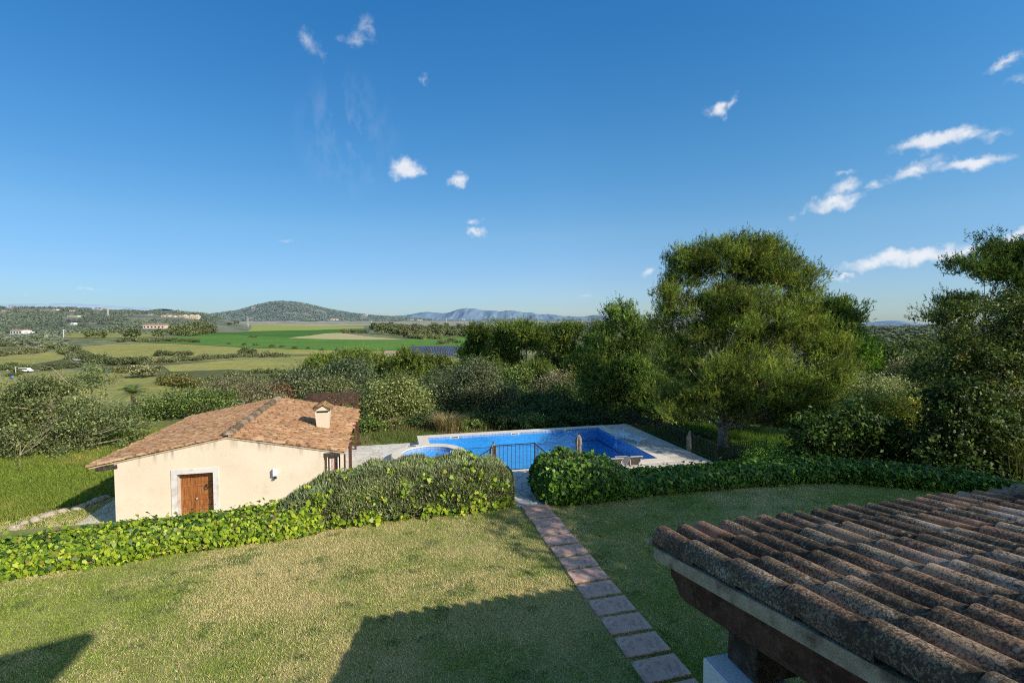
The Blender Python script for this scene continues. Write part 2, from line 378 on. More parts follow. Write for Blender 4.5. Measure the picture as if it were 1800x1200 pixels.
def pine_crown(name, seed, ells, nc, cr, nsh, m, nl, w, pal, pw=None, shell=2.5, up=.55, boughs=0, br=.7):
    rnd = np.random.RandomState(seed); r3 = clumps(rnd, ells, nc, shell, None, boughs, br); c, o = r3[:2]
    bt = ((.5 + .95 * rnd.rand(boughs))[r3[2]] if boughs else np.ones(nc))[:, None]
    k = np.repeat(np.arange(nc), nsh); ns = len(k)
    d = unit(o[k] * .55 + np.array([0, 0, up]) + rnd.normal(size=(ns, 3)) * .44)
    st = c[k] + rnd.normal(size=(ns, 3)) * cr * np.array([.6, .6, .4])
    ls = cr * (.7 + .6 * rnd.rand(ns))
    lng = rnd.rand(ns) < .13; ls[lng] *= 1.9; d[lng] = unit(d[lng] * .45 + np.array([0, 0, .8]))
    bc = colmix(rnd, ns, pal, pw, .12) * ((1 + rnd.normal(size=(nc, 1)) * .2) * bt)[k].clip(.4, 1.7)
    j = np.repeat(np.arange(ns), m); n = len(j); t = rnd.rand(n)
    p = st[j] + d[j] * (ls[j] * t)[:, None]
    nd_ = unit(d[j] * .9 + unit(rnd.normal(size=(n, 3))) * .85)
    side = unit(np.cross(nd_, rnd.normal(size=(n, 3)))); ln = nl * (.7 + .5 * rnd.rand(n))[:, None]
    V = np.stack([p - side * w / 2, p + side * w / 2, p + nd_ * ln], 1).reshape(-1, 3)
    col = bc[j] * (.85 + .3 * rnd.rand(n, 1))
    return np_mesh(name, V, np.arange(n * 3).reshape(n, 3), col), c
def limbs(seed, base, topz, r0, targets, n, lean=(0, 0), seg=6, wob=.25, twig=0, rl=.35):
    """tapered trunk and boughs reaching into the crown"""
    rnd = np.random.RandomState(seed); mb = MB(); base = np.array(base, float)
    H0 = topz - base[2]; pts = []; K = 7
    for i in range(K + 1):
        t = i / K
        pts.append(base + np.array([lean[0] * t + wob * .5 * sin(t * 5 + seed) * t, lean[1] * t + wob * .5 * cos(t * 4 + seed) * t, H0 * t]))
    mb.tube(pts, [r0 * (1.25 if i == 0 else 1) * (1 - .85 * i / K) for i in range(K + 1)], max(seg, 8))
    idx = rnd.permutation(len(targets))[:n]
    for q in idx:
        T = targets[q]; tz = np.clip((T[2] - base[2]) / H0 - .12 - .25 * rnd.rand(), .12, .92) * K
        i = int(tz); a = pts[i] + (pts[min(i + 1, K)] - pts[i]) * (tz - i)
        d = T - a; Lg = np.linalg.norm(d); R = r0 * rl * (1 - .75 * tz / K) * min(1.2, .5 + Lg / 6)
        mid = rnd.normal(size=3) * Lg * .07; sag = np.array([0, 0, -.06 * Lg])
        P = [a + d * t + (mid + sag) * sin(pi * t) + rnd.normal(size=3) * Lg * .018 * (0 < t < 1) for t in (0, .22, .45, .7, 1)]
        mb.tube(P, [R, R * .8, R * .6, R * .4, R * .14], seg, False)
        for _ in range(twig):
            t = .4 + .55 * rnd.rand(); b = a + d * t; e = b + unit(rnd.normal(size=3) + d / Lg * .8 + np.array([0, 0, .3])) * Lg * (.12 + .16 * rnd.rand())
            mb.tube([b, (b + e) / 2 + rnd.normal(size=3) * .04, e], [R * .3, R * .2, R * .06], 4, False)
    return mb

# ---------------------------------------------------------------- camera, sun, sky
cam = bpy.data.cameras.new('camera'); co = bpy.data.objects.new('camera', cam); COL.objects.link(co)
cam.sensor_width = 36; cam.lens = FOC / 1800 * 36; cam.clip_end = 60000; cam.clip_start = .05
co.location = (0, 0, CAMZ); co.rotation_euler = (pi / 2 - PITCH, 0, -YAW); scene.camera = co
SUN_EL = radians(29.3); SUN_H = np.array([.642, -.766]); SUN_H /= np.linalg.norm(SUN_H)
sd = np.array([SUN_H[0] * cos(SUN_EL), SUN_H[1] * cos(SUN_EL), sin(SUN_EL)])
sl = bpy.data.lights.new('sun', 'SUN'); so = bpy.data.objects.new('sun', sl); COL.objects.link(so)
sl.energy = 5.0; sl.angle = radians(.53); sl.color = (1, .93, .80)
import mathutils
so.rotation_euler = mathutils.Vector(-sd).to_track_quat('-Z', 'Y').to_euler(); so.location = (30, -30, 30)

wd = bpy.data.worlds.new('World'); scene.world = wd; wd.use_nodes = True
wt = wd.node_tree; wt.nodes.clear(); wo = wt.nodes.new('ShaderNodeOutputWorld')
SKY_STR = .11
sky = wt.nodes.new('ShaderNodeTexSky'); sky.sky_type = 'NISHITA'; sky.sun_disc = False
sky.sun_elevation = SUN_EL; sky.sun_rotation = math.atan2(SUN_H[0], SUN_H[1])
sky.air_density = 1.0; sky.dust_density = .35; sky.ozone_density = 2.2; sky.altitude = 60
hs = nd(wt, 'ShaderNodeHueSaturation', {'Saturation': 1.18, 'Value': 1.0, 'Color': sky.outputs[0]})
dirn = nd(wt, 'ShaderNodeTexCoord').outputs['Generated']
el_ = nd(wt, 'ShaderNodeSeparateXYZ', {0: dirn}).outputs[2]      # no yellow at the horizon, bluer in view, zenith whitened as added fill light
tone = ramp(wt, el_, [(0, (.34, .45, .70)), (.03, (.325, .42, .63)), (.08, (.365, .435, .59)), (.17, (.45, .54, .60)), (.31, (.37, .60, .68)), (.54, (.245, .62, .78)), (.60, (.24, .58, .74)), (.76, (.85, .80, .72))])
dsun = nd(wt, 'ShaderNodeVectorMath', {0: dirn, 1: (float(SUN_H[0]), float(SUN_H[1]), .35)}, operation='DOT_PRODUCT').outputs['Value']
tone = mixc(wt, ramp(wt, dsun, [(.42, 0), (.9, 1)]), tone, (.95, .80, .60))          # whitened and brightened toward the sun, adding neutral fill light
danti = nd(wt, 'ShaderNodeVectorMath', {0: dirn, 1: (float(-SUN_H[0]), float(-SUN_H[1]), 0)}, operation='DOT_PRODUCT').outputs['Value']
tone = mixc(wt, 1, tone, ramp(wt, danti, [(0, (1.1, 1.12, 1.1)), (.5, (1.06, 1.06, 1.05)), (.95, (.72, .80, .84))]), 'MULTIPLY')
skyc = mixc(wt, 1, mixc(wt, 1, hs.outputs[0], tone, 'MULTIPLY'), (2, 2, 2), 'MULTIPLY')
def wnoise(scale, detail=6, rough=.6, vec=None): return nd(wt, 'ShaderNodeTexNoise', {'Vector': vec or dirn, 'Scale': scale, 'Detail': detail, 'Roughness': rough})
warp = nd(wt, 'ShaderNodeVectorMath', {0: nd(wt, 'ShaderNodeVectorMath', {0: wnoise(22, 4).outputs[1], 1: (.5, .5, .5)}, operation='SUBTRACT').outputs[0], 'Scale': .055}, operation='SCALE').outputs[0]
dw = nd(wt, 'ShaderNodeVectorMath', {0: dirn, 1: warp}, operation='ADD').outputs[0]
fine = wnoise(60, 7, .62).outputs[0]
# small fair-weather clouds: (px, py, half width, half height, tilt deg, density)
CL = [(545, 72, 30, 22, -38, .5), (565, 92, 20, 10, -45, .36), (625, 68, 36, 14, 15, .48), (644, 45, 18, 18, 30, .44), (748, 138, 14, 9, -20, .42),
      (714, 296, 27, 17, 5, 1.15), (733, 300, 17, 9, 0, .8), (805, 314, 19, 11, 5, .95), (838, 410, 22, 10, -6, .85), (832, 388, 17, 7, 5, .6),
      (1260, 190, 16, 14, 35, .9), (1282, 176, 16, 11, 40, .65), (1640, 247, 60, 17, 8, 1.15), (1690, 240, 30, 14, 5, .9), (1750, 237, 30, 9, 6, .55),
      (1712, 284, 52, 14, -2, 1.05), (1608, 298, 44, 12, 18, .8), (1600, 306, 24, 10, 0, .75), (1462, 356, 44, 12, 8, .95), (1478, 332, 30, 14, 25, .8),
      (1534, 330, 22, 10, 12, .65), (1484, 304, 16, 6, 20, .5), (1590, 452, 105, 14, 7, 1.05), (1690, 442, 32, 12, 10, .9), (1480, 486, 22, 6, 0, .8),
      (1768, 118, 30, 10, 22, .75), (1790, 140, 34, 7, 18, .45), (1330, 414, 30, 7, 3, .6), (1138, 482, 14, 11, 25, .75), (1390, 375, 14, 7, 25, .5),
      (1790, 412, 26, 9, 5, .85), (505, 427, 30, 5, 2, .38), (1520, 535, 90, 6, 2, .3), (1028, 524, 20, 5, 0, .4), (150, 513, 30, 5, 8, .45), (35, 514, 20, 4, 0, .35)]
acc = None
for (px, py, hw, hh, tl, dn) in CL:
    c = unit(ray(px, py)); rx = unit(np.cross(c, [0, 0, 1.])); up = np.cross(rx, c); a = radians(tl)
    X = rx * cos(a) + up * sin(a); Y = -rx * sin(a) + up * cos(a)
    k = np.linalg.norm([1, (px - 900) / FOC, (py - 600) / FOC])
    R = mathutils.Matrix((X, Y, np.cross(X, Y))).transposed().to_euler()
    mp = nd(wt, 'ShaderNodeMapping', {0: dw, 1: tuple(c), 2: tuple(R), 3: (hw / FOC / k * 1.4, hh / FOC / k * 1.5, .25)}, vector_type='TEXTURE')
    ln = nd(wt, 'ShaderNodeVectorMath', {0: mp.outputs[0]}, operation='LENGTH').outputs['Value']
    mr = nd(wt, 'ShaderNodeMapRange', {0: ln, 1: 0.0, 2: 1.0, 3: dn, 4: 0.0}).outputs[0]
    acc = mr if acc is None else nd(wt, 'ShaderNodeMath', {0: acc, 1: mr}, operation='MAXIMUM').outputs[0]
cm = nd(wt, 'ShaderNodeMath', {0: nd(wt, 'ShaderNodeMath', {0: acc, 1: 1.9}, operation='MULTIPLY').outputs[0], 1: fine}, operation='SUBTRACT').outputs[0]
calpha = nd(wt, 'ShaderNodeMapRange', {0: cm, 1: -.2, 2: 1.2, 3: 0.0, 4: .92}, interpolation_type='SMOOTHSTEP').outputs[0]
# faint streaks of high cirrus
zc = nd(wt, 'ShaderNodeMapping', {0: dirn, 1: tuple(unit(ray(612, 235))), 3: (.10, .10, .13)}, vector_type='TEXTURE').outputs[0]
zl = nd(wt, 'ShaderNodeMapRange', {0: nd(wt, 'ShaderNodeVectorMath', {0: zc}, operation='LENGTH').outputs['Value'], 1: 0, 2: 1, 3: 1, 4: 0}).outputs[0]
ws = wnoise(9, 7, .6, nd(wt, 'ShaderNodeMapping', {0: dirn, 2: (0.3, .5, .8), 3: (3, .6, 1.6)}).outputs[0]).outputs[0]
ci = nd(wt, 'ShaderNodeMath', {0: nd(wt, 'ShaderNodeMapRange', {0: ws, 1: .45, 2: .8, 3: 0, 4: .28}).outputs[0], 1: zl}, operation='MULTIPLY').outputs[0]
call = nd(wt, 'ShaderNodeMath', {0: calpha, 1: ci}, operation='MAXIMUM').outputs[0]
ccol = mixc(wt, fine, (.97 / SKY_STR, .97 / SKY_STR, .98 / SKY_STR), (.72 / SKY_STR, .78 / SKY_STR, .88 / SKY_STR))
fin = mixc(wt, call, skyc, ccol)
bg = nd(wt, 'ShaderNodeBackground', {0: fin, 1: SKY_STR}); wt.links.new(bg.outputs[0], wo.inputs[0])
wd.cycles.sampling_method = 'MANUAL'; wd.cycles.sample_map_resolution = 512
scene.view_settings.view_transform = 'Standard'; scene.view_settings.look = 'None'; scene.view_settings.exposure = 0; scene.view_settings.gamma = 1
scene.cycles.max_bounces = 6; scene.cycles.diffuse_bounces = 3; scene.cycles.glossy_bounces = 2; scene.cycles.transmission_bounces = 4; scene.cycles.transparent_max_bounces = 12
scene.cycles.caustics_reflective = False; scene.cycles.caustics_refractive = False
scene.cycles.use_denoising = False
scene.cycles.filter_width = 1.1
scene.cycles.sample_clamp_indirect = 2; scene.cycles.sample_clamp_direct = 10

# ---------------------------------------------------------------- the ground
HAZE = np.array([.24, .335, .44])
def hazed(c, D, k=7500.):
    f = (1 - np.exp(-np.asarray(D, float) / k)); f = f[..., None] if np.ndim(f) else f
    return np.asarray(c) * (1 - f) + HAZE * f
def make_ground():
    fa = np.concatenate([np.linspace(-pi, -1.15, 24)[:-1], np.linspace(-1.15, 1.15, 470), np.linspace(1.15, pi, 24)[1:]])
    rr = np.geomspace(2.2, 30000, 640); na, nr = len(fa), len(rr)
    A, R = np.meshgrid(fa, rr); x = R * np.sin(A); D = R * np.cos(A)
    u = x * cos(YAW) + D * sin(YAW); v = -x * sin(YAW) + D * cos(YAW); z = H(u, v)
    V = np.stack([u, v, z], -1).reshape(-1, 3)
    i, j = np.meshgrid(np.arange(nr - 1), np.arange(na - 1), indexing='ij')
    q = (i * na + j).ravel(); F = np.stack([q, q + 1, q + na + 1, q + na], 1)
    uc, vc, Dc = (t[:-1, :-1].ravel() for t in (u, v, R))
    n1 = fbm(uc / 45, vc / 45, 3); n2 = fbm(uc / 8, vc / 8, 9)
    scrub = np.array([.16, .165, .066]); past = np.array([.29, .28, .115]); dry = np.array([.46, .37, .22]); lush = np.array([.13, .19, .035])
    n1 = np.clip((n1 - .35) / .3, 0, 1)[:, None]; n2 = np.clip((n2 - .35) / .3, 0, 1)[:, None]
    c = scrub * n1 + past * (1 - n1); c = c * (.75 + .5 * n2)
    nearm = sst(60, 34, Dc)[:, None]
    c = c * (1 - nearm) + (lush * (1 - n2 * .6) + np.array([.24, .2, .09]) * n2 * .6) * nearm
    fm = sst(700, 1100, Dc)[:, None]
    c = c * (1 - fm) + (np.array([.11, .125, .055]) * (1 - n1 * .4) + dry * n1 * .4) * fm
    xx, DD = camxd(uc, vc); pp = 900 + FOC * xx / np.maximum(DD, 1); zc = z[:-1, :-1].ravel()
    bm_ = (sst(1750, 1950, DD) * (zc < -4) * sst(365, 395, pp) * sst(1150, 1000, pp) * (DD > 0))[:, None]
    c = c * (1 - bm_) + (np.array([.46, .35, .24]) * n1 + np.array([.27, .28, .11]) * (1 - n1)) * bm_
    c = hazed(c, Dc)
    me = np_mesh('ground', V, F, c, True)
    m, nt, out = newmat('ground_cover'); a = nd(nt, 'ShaderNodeAttribute', attribute_name='Col').outputs['Color']
    p = nd(nt, 'ShaderNodeNewGeometry').outputs['Position']
    cc = mixc(nt, 1, a, ramp(nt, noise(nt, .35, 8, .65, p), [(.3, .55), (.7, 1.4)]), 'MULTIPLY')
    cc = mixc(nt, 1, cc, ramp(nt, noise(nt, 9, 4, .6, p), [(.3, .6), (.7, 1.4)]), 'MULTIPLY')
    principled(nt, out, cc, 1, bump(nt, noise(nt, 14, 3, .6, p), .5, .05), .05)
    tag(link('ground', me, m), kind='structure')
make_ground()

# far mountains, hazed blue by the distance
def range_mesh(name, D, prof, depth, cbase, chaze, seed, base=-30):
    pxs = np.linspace(prof[0][0], prof[-1][0], 420); ys = np.interp(pxs, [p[0] for p in prof], [p[1] for p in prof])
    ns = 26; V = []; rows = []
    top = zpix(ys, D) + (fbm(pxs / 9., pxs * 0, seed, 4) - .5) * 26 * (D / 9000)
    for k in range(ns):
        t = k / (ns - 1) * 2 - 1                                  # -1 front foot ... 0 crest ... 1 back foot
        d = D + t * depth; w = np.cos(t * pi / 2) ** 1.3
        x = (pxs - 900) / FOC * D
        rid = (fbm(pxs / 14., np.full_like(pxs, t * 3), seed + 5, 4) - .5) * (1 - abs(1 - 2 * w)) * .55
        z = base + (top - base) * np.clip(w + rid * (abs(t) > .02), 0, 1)
        V.append(np.stack([x * cos(YAW) + d * sin(YAW), -x * sin(YAW) + d * cos(YAW), z], 1))
    n = len(pxs); V = np.concatenate(V)
    i, j = np.meshgrid(np.arange(ns - 1), np.arange(n - 1), indexing='ij'); q = (i * n + j).ravel()
    F = np.stack([q, q + 1, q + n + 1, q + n], 1)
    nn = np.clip((fbm(V[F[:, 0], 0] / 260, V[F[:, 0], 1] / 260, seed + 2, 5) - .3) / .4, 0, 1)[:, None]
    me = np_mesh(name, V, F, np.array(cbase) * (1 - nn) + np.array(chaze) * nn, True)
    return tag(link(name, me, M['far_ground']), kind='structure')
M['far_ground'] = attrmat('hazy_hill', 1, 0)
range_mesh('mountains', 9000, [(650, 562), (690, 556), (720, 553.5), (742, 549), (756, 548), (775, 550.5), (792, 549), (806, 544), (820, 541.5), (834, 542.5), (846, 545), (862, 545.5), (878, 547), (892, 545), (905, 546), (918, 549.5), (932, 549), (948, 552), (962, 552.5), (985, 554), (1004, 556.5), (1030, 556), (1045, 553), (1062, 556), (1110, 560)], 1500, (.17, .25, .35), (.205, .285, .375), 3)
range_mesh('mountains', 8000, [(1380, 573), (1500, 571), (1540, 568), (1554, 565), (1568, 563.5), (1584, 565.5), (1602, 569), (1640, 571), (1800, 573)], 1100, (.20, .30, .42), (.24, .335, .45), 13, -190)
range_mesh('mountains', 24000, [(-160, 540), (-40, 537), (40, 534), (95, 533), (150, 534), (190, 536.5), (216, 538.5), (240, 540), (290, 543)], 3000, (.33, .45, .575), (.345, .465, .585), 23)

# ---------------------------------------------------------------- the fields of the plain
FN = [0]
def field(name, pts, mat, dz=.12, z=PLAIN):
    FN[0] += 1; dz = .1 + .02 * FN[0]
    P = [at(x, y, z) for x, y in pts]; mb = MB(); mb.quadpts(*[(p[0], p[1], z + dz) for p in P])
    me = mb.mesh(name); bm = bmesh.new(); bm.from_mesh(me)
    bmesh.ops.triangulate(bm, faces=bm.faces); bm.to_mesh(me); bm.free()
    return tag(link(name, me, mat), kind='structure')
def fieldmat(name, c1, c2, c3=None, sc=.035, st=0):
    m, nt, out = newmat(name); p = nd(nt, 'ShaderNodeNewGeometry').outputs['Position']
    n = nd(nt, 'ShaderNodeTexNoise', {'Vector': nd(nt, 'ShaderNodeMapping', {0: p, 2: (0, 0, .25), 3: (.45, 1, 1)}).outputs[0], 'Scale': sc, 'Detail': 8, 'Roughness': .65}).outputs[0]
    c = ramp(nt, n, [(.34, c1), (.66, c2)])
    if c3 is not None: c = mixc(nt, ramp(nt, noise(nt, sc * 4.2, 6, .7, p), [(.52, 0), (.66, .85)]), c, c3)
    c = mixc(nt, 1, c, ramp(nt, noise(nt, .5, 5, .7, p), [(.3, .72), (.7, 1.28)]), 'MULTIPLY')
    principled(nt, out, c, 1, None, .05); return m
M['f_green'] = fieldmat('spring_wheat', (.085, .19, .036), (.14, .265, .052), (.2, .29, .065))
M['f_dgreen'] = fieldmat('dark_crop', (.06, .145, .03), (.10, .205, .042))
M['f_yellow'] = fieldmat('flowering_meadow', (.26, .265, .085), (.38, .345, .115), (.54, .43, .06))
M['f_olive'] = fieldmat('rough_pasture', (.24, .25, .08), (.35, .32, .115), (.44, .36, .07))
M['f_lime'] = fieldmat('young_barley', (.28, .33, .085), (.37, .40, .11))
M['f_tan'] = fieldmat('dry_stubble', (.46, .40, .19), (.54, .46, .24))
M['f_brown'] = fieldmat('ploughed_soil', (.46, .34, .23), (.54, .41, .29), (.32, .30, .16))
M['f_shaded'] = fieldmat('shaded_scrub', (.085, .10, .045), (.15, .16, .07), (.2, .18, .07))  # darker scrub colour stands in for a shadow band across the fields
M['road'] = fieldmat('dusty_lane', (.36, .34, .32), (.45, .43, .4))
field('pasture', [(-120, 664), (90, 655), (205, 655), (320, 668), (420, 690), (430, 740), (300, 770), (-150, 760)], M['f_olive'], .08)
field('meadow', [(-60, 632), (60, 624), (98, 619), (122, 627), (128, 640), (60, 650), (-80, 652)], M['f_yellow'])
field('meadow', [(-80, 652), (60, 650), (128, 640), (122, 630), (60, 640), (-60, 642)], M['f_shaded'], .16)
field('yellow_field', [(135, 610), (190, 605.5), (300, 604), (360, 607), (445, 612), (520, 614), (680, 616), (690, 620), (540, 623), (430, 624.5), (300, 633), (240, 634), (185, 630)], M['f_yellow'])
field('meadow', [(285, 643), (400, 634), (520, 627), (700, 619), (740, 622), (660, 640), (600, 650), (520, 655), (400, 650), (300, 654)], M['f_yellow'])
field('shaded_scrub_meadow', [(290, 655), (400, 650), (520, 655), (600, 650), (640, 645), (640, 700), (400, 700), (300, 672)], M['f_shaded'])  # shadow over this meadow is put into its colour
field('green_field', [(140, 596), (215, 600), (300, 603.5), (440, 611), (620, 617), (760, 618), (830, 612), (830, 590), (700, 597), (560, 593), (400, 588), (330, 589.5), (290, 593), (310, 599)], M['f_green'])
field('green_field', [(330, 589.5), (400, 588.2), (500, 593), (560, 592.5), (510, 592), (585, 587), (640, 580), (690, 577), (560, 580), (390, 584)], M['f_dgreen'])
field('tan_field', [(506, 594), (545, 590), (572, 586.2), (600, 585), (640, 591), (712, 597), (640, 597.4), (560, 596)], M['f_tan'])
field('lime_field', [(376, 573), (400, 571.5), (470, 571.7), (640, 573), (640, 577), (560, 580), (390, 583.5)], M['f_lime'])
field('brown_field', [(380, 568), (420, 566.5), (560, 567), (700, 567.5), (780, 567), (790, 570), (560, 572.8), (470, 571.5), (400, 571.3)], M['f_brown'])
field('olive_field', [(110, 585), (150, 582.5), (215, 582), (290, 586), (260, 593), (150, 594.5), (116, 594)], M['f_olive'])
field('olive_field', [(84, 581), (140, 577.5), (200, 577), (200, 581), (100, 585)], M['f_lime'])
def ribbon(name, pts, w, mat, z=PLAIN, dz=.5):
    FN[0] += 1; dz = .45 + .02 * (FN[0] % 7)
    P = [at(x, y, z)[:2] for x, y in pts]; mb = MB()
    L = []
    for i, p in enumerate(P):
        d = P[min(i + 1, len(P) - 1)] - P[max(i - 1, 0)]; d /= np.linalg.norm(d); n = np.array([-d[1], d[0]]) * w / 2; L.append((p + n, p - n))
    for a, b in zip(L[:-1], L[1:]): mb.quadpts((*a[0], z + dz), (*a[1], z + dz), (*b[1], z + dz), (*b[0], z + dz))
    return tag(mb.build(name, mat), kind='structure')
ribbon('road', [(76, 594), (84, 598), (92, 603), (100, 608), (114, 616), (128, 624), (146, 635)], 6.5, M['road'])
ribbon('road', [(50, 601), (55, 604), (52, 609), (60, 613)], 5, M['f_brown'])
ribbon('road', [(144, 607.6), (170, 606), (230, 604.4)], 3, M['road'])

# ---------------------------------------------------------------- the garden: lawn, path, terrace
TZ, PZ = -2.6, -2.2                      # terrace paving, pool coping
def lawnmat():
    m, nt, out = newmat('lawn_turf'); p = nd(nt, 'ShaderNodeNewGeometry').outputs['Position']
    c = ramp(nt, noise(nt, .55, 5, .6, p), [(.35, (.20, .24, .06)), (.65, (.46, .38, .19))])
    c = mixc(nt, 1, c, ramp(nt, noise(nt, 30, 4, .7, p), [(.3, .5), (.7, 1.4)]), 'MULTIPLY')
    principled(nt, out, c, 1, bump(nt, noise(nt, 45, 3, .6, p), .6, .02), .05); return m
M['lawn'] = lawnmat()
mb = MB(); mb.quadpts((-26, -9, 0), (26, -9, 0), (18.2, 11.5, 0), (15.5, 13.2, 0), (13.5, 13.85, 0), (-16, 13.85, 0), (-26, 12, 0))
tag(mb.build('lawn', M['lawn']), kind='structure')
SLV = [11.86, 11.43, 10.95, 10.46, 9.95, 9.42, 8.90, 8.39, 7.87, 7.34, 6.82, 6.29, 5.76, 5.24, 4.72, 4.2]   # near edge of each slab
SLU, SLW, SLL = 3.35, .72, .445
pos_words = ['first', 'second', 'third', 'fourth', 'fifth', 'sixth', 'seventh', 'eighth', 'ninth', 'tenth', 'eleventh', 'twelfth', 'thirteenth', 'fourteenth', 'fifteenth', 'sixteenth']
SLABS = []
for i, v in enumerate(SLV):
    rnd = random.Random(i); du = rnd.uniform(-.02, .02); a = rnd.uniform(-.012, .012); l = SLL if i > 1 else (.40 if i else .36)
    mb = MB().box(-SLW / 2, SLW / 2, -l / 2, l / 2, -.05, .03)
    o = mb.build('paving_slab', M['slab'], None, (SLU + SLW / 2 + du, v + SLL / 2, .0 + rnd.uniform(0, .008)), bevel=.008)
    o.rotation_euler = (rnd.uniform(-.01, .01), rnd.uniform(-.01, .01), a)
    tag(o, 'reddish stone slab, %s of the garden path counted from the hedge gap' % pos_words[i], 'paving slab', 'slabs of the garden path')
    SLABS.append((SLU + du, SLU + du + SLW, v + (SLL - l) / 2, v + (SLL + l) / 2))

def grass_mesh(name, n, area, zf, cfun, seed, hgt, wid, dens=None, excl=None, lean=.9):
    rnd = np.random.RandomState(seed); u0, u1, v0, v1 = area
    u = rnd.rand(n * 3) * (u1 - u0) + u0; v = rnd.rand(n * 3) * (v1 - v0) + v0
    x, D = camxd(u, v); ok = (D > 1.5) & (np.abs(x) < D * 1.14 + 1)
    if dens is not None: ok &= rnd.rand(len(u)) < dens(u, v, D)
    if excl is not None: ok &= ~excl(u, v)
    u = u[ok][:n]; v = v[ok][:n]; m = len(u); z = zf(u, v)
    h = hgt * (.55 + .9 * rnd.rand(m)); w = wid * (.7 + .6 * rnd.rand(m)); a = rnd.rand(m) * 2 * pi; l = lean * rnd.rand(m) * h * 1.5; b = rnd.rand(m) * 2 * pi
    V = np.empty((m, 3, 3)); s = np.stack([np.cos(a) * w / 2, np.sin(a) * w / 2], 1)
    V[:, 0, :2] = np.stack([u, v], 1) - s; V[:, 1, :2] = np.stack([u, v], 1) + s
    V[:, 2, 0] = u + np.cos(b) * l; V[:, 2, 1] = v + np.sin(b) * l; V[:, 0, 2] = z - .004; V[:, 1, 2] = z - .004; V[:, 2, 2] = z + h * .8
    return np_mesh(name, V.reshape(-1, 3), np.arange(m * 3).reshape(m, 3), cfun(u, v, rnd))
def lawn_col(u, v, rnd):
    n = fbm(u / 2.6 + 3, v / 1.9, 11, 4); n2 = fbm(u / .5, v / .45, 4, 3); big = fbm(u / 6., v / 5., 31, 2)
    d = np.clip((n * .55 + n2 * .3 + big * .4 - .50 - .005 * (u + 1) * (u > 3)) * 4.2 + .16, 0, 1)
    weed = (fbm(u / .42, v / .3, 77, 3) + .12 * (rnd.rand(len(u)) - .5) > .71) & (rnd.rand(len(u)) < .6)
    d = np.where(rnd.rand(len(u)) < d, 1.0, 0.0)
    d = np.where(weed, .0, d)[:, None]
    straw = np.array([.80, .67, .35]) * (.65 + .6 * rnd.rand(len(u), 1)); green = np.array([.38, .46, .09]) * (.5 + .9 * rnd.rand(len(u), 1))
    green = np.where(weed[:, None], np.array([.13, .21, .05]) * (.6 + .7 * rnd.rand(len(u), 1)), green)
    return straw * d + green * (1 - d)
def in_slab(u, v):
    k = np.zeros(len(u), bool)
    for a, b, c, d in SLABS: k |= (u > a - .004) & (u < b + .004) & (v > c - .002) & (v < d + .002)
    k |= (u > 3.3) & (u < 4.65) & (v > 12.32)
    return k
g = grass_mesh('grass', 600000, (-9.5, 17, 3.6, 12.9), lambda u, v: 0 * u + .002, lawn_col, 3, .036, .0105,
               lambda u, v, D: np.clip((8.5 / np.maximum(D, 5)) ** 1.3, 0, 1), in_slab)
tag(link('grass', g, M['grass']), 'short mown grass of the lawn, straw and green', 'grass', kind='stuff')

g = grass_mesh('weeds', 9000, (-9.5, 17, 4.5, 12.6), lambda u, v: 0 * u + .002, lambda u, v, r: np.array([.15, .24, .05]) * (.6 + .9 * r.rand(len(u), 1)), 8, .07, .03,
               lambda u, v, D: np.where(fbm(u / .33, v / .33, 71, 2) > .80, 1.0, .0), in_slab)
tag(link('weeds', g, M['grass']), 'darker broad leaved weeds dotted through the lawn', 'weeds', kind='stuff')
rl_ = np.random.RandomState(5); n = 420; uu = rl_.rand(n) * 24 - 9; vv = 4.5 + rl_.rand(n) * 7.6; kk = ~in_slab(uu, vv); uu, vv = uu[kk], vv[kk]; n = len(uu)
g = leaves('fallen_leaves', np.stack([uu, vv, np.full(n, .04)], 1), unit(np.array([0, 0, 1.]) + rl_.normal(size=(n, 3)) * .3), .05 + .03 * rl_.rand(n), .03, colmix(rl_, n, [(.42, .28, .12), (.55, .42, .14), (.3, .2, .1)]), rl_)
tag(link('fallen_leaves', g, M['grass']), 'small fallen leaves lying on the lawn', 'leaves', kind='stuff')
mb = MB(); mb.box(3.25, 4.72, 12.3, 15.25, -.3, .015)
tag(mb.build('landing', M['landing']), kind='structure')
mb = MB(); mb.box(-14, 3.2, 13.5, 13.8, -3.4, -.02); mb.box(4.75, 13.2, 13.5, 13.8, -3.4, -.12); mb.box(3.2, 4.75, 15.25, 15.35, -3.4, -.02)
w = mb.build('retaining_wall', M['plaster']); tag(w, 'low cream retaining wall under the garden hedges', 'wall')
mb = MB()                                # steps going down to the left behind the hedge
for i in range(14): mb.box(3.25 - .3 * (i + 1), 3.25 - .3 * i, 13.85, 15.25, -3.3, -.18 * (i + 1))
tag(mb.build('steps', M['landing']), kind='structure')
mb = MB(); mb.box(-11.4, 1.66, 15.3, 30.25, -3.6, TZ)
tag(mb.build('terrace', M['paving']), kind='structure')
mb = MB(); mb.box(1.66, 15.85, 15.36, 21.68, -3.6, PZ - .004); mb.box(14.08, 15.85, 21.68, 30.3, -3.6, PZ - .004)
tag(mb.build('pool_deck', M['deck']), kind='structure')

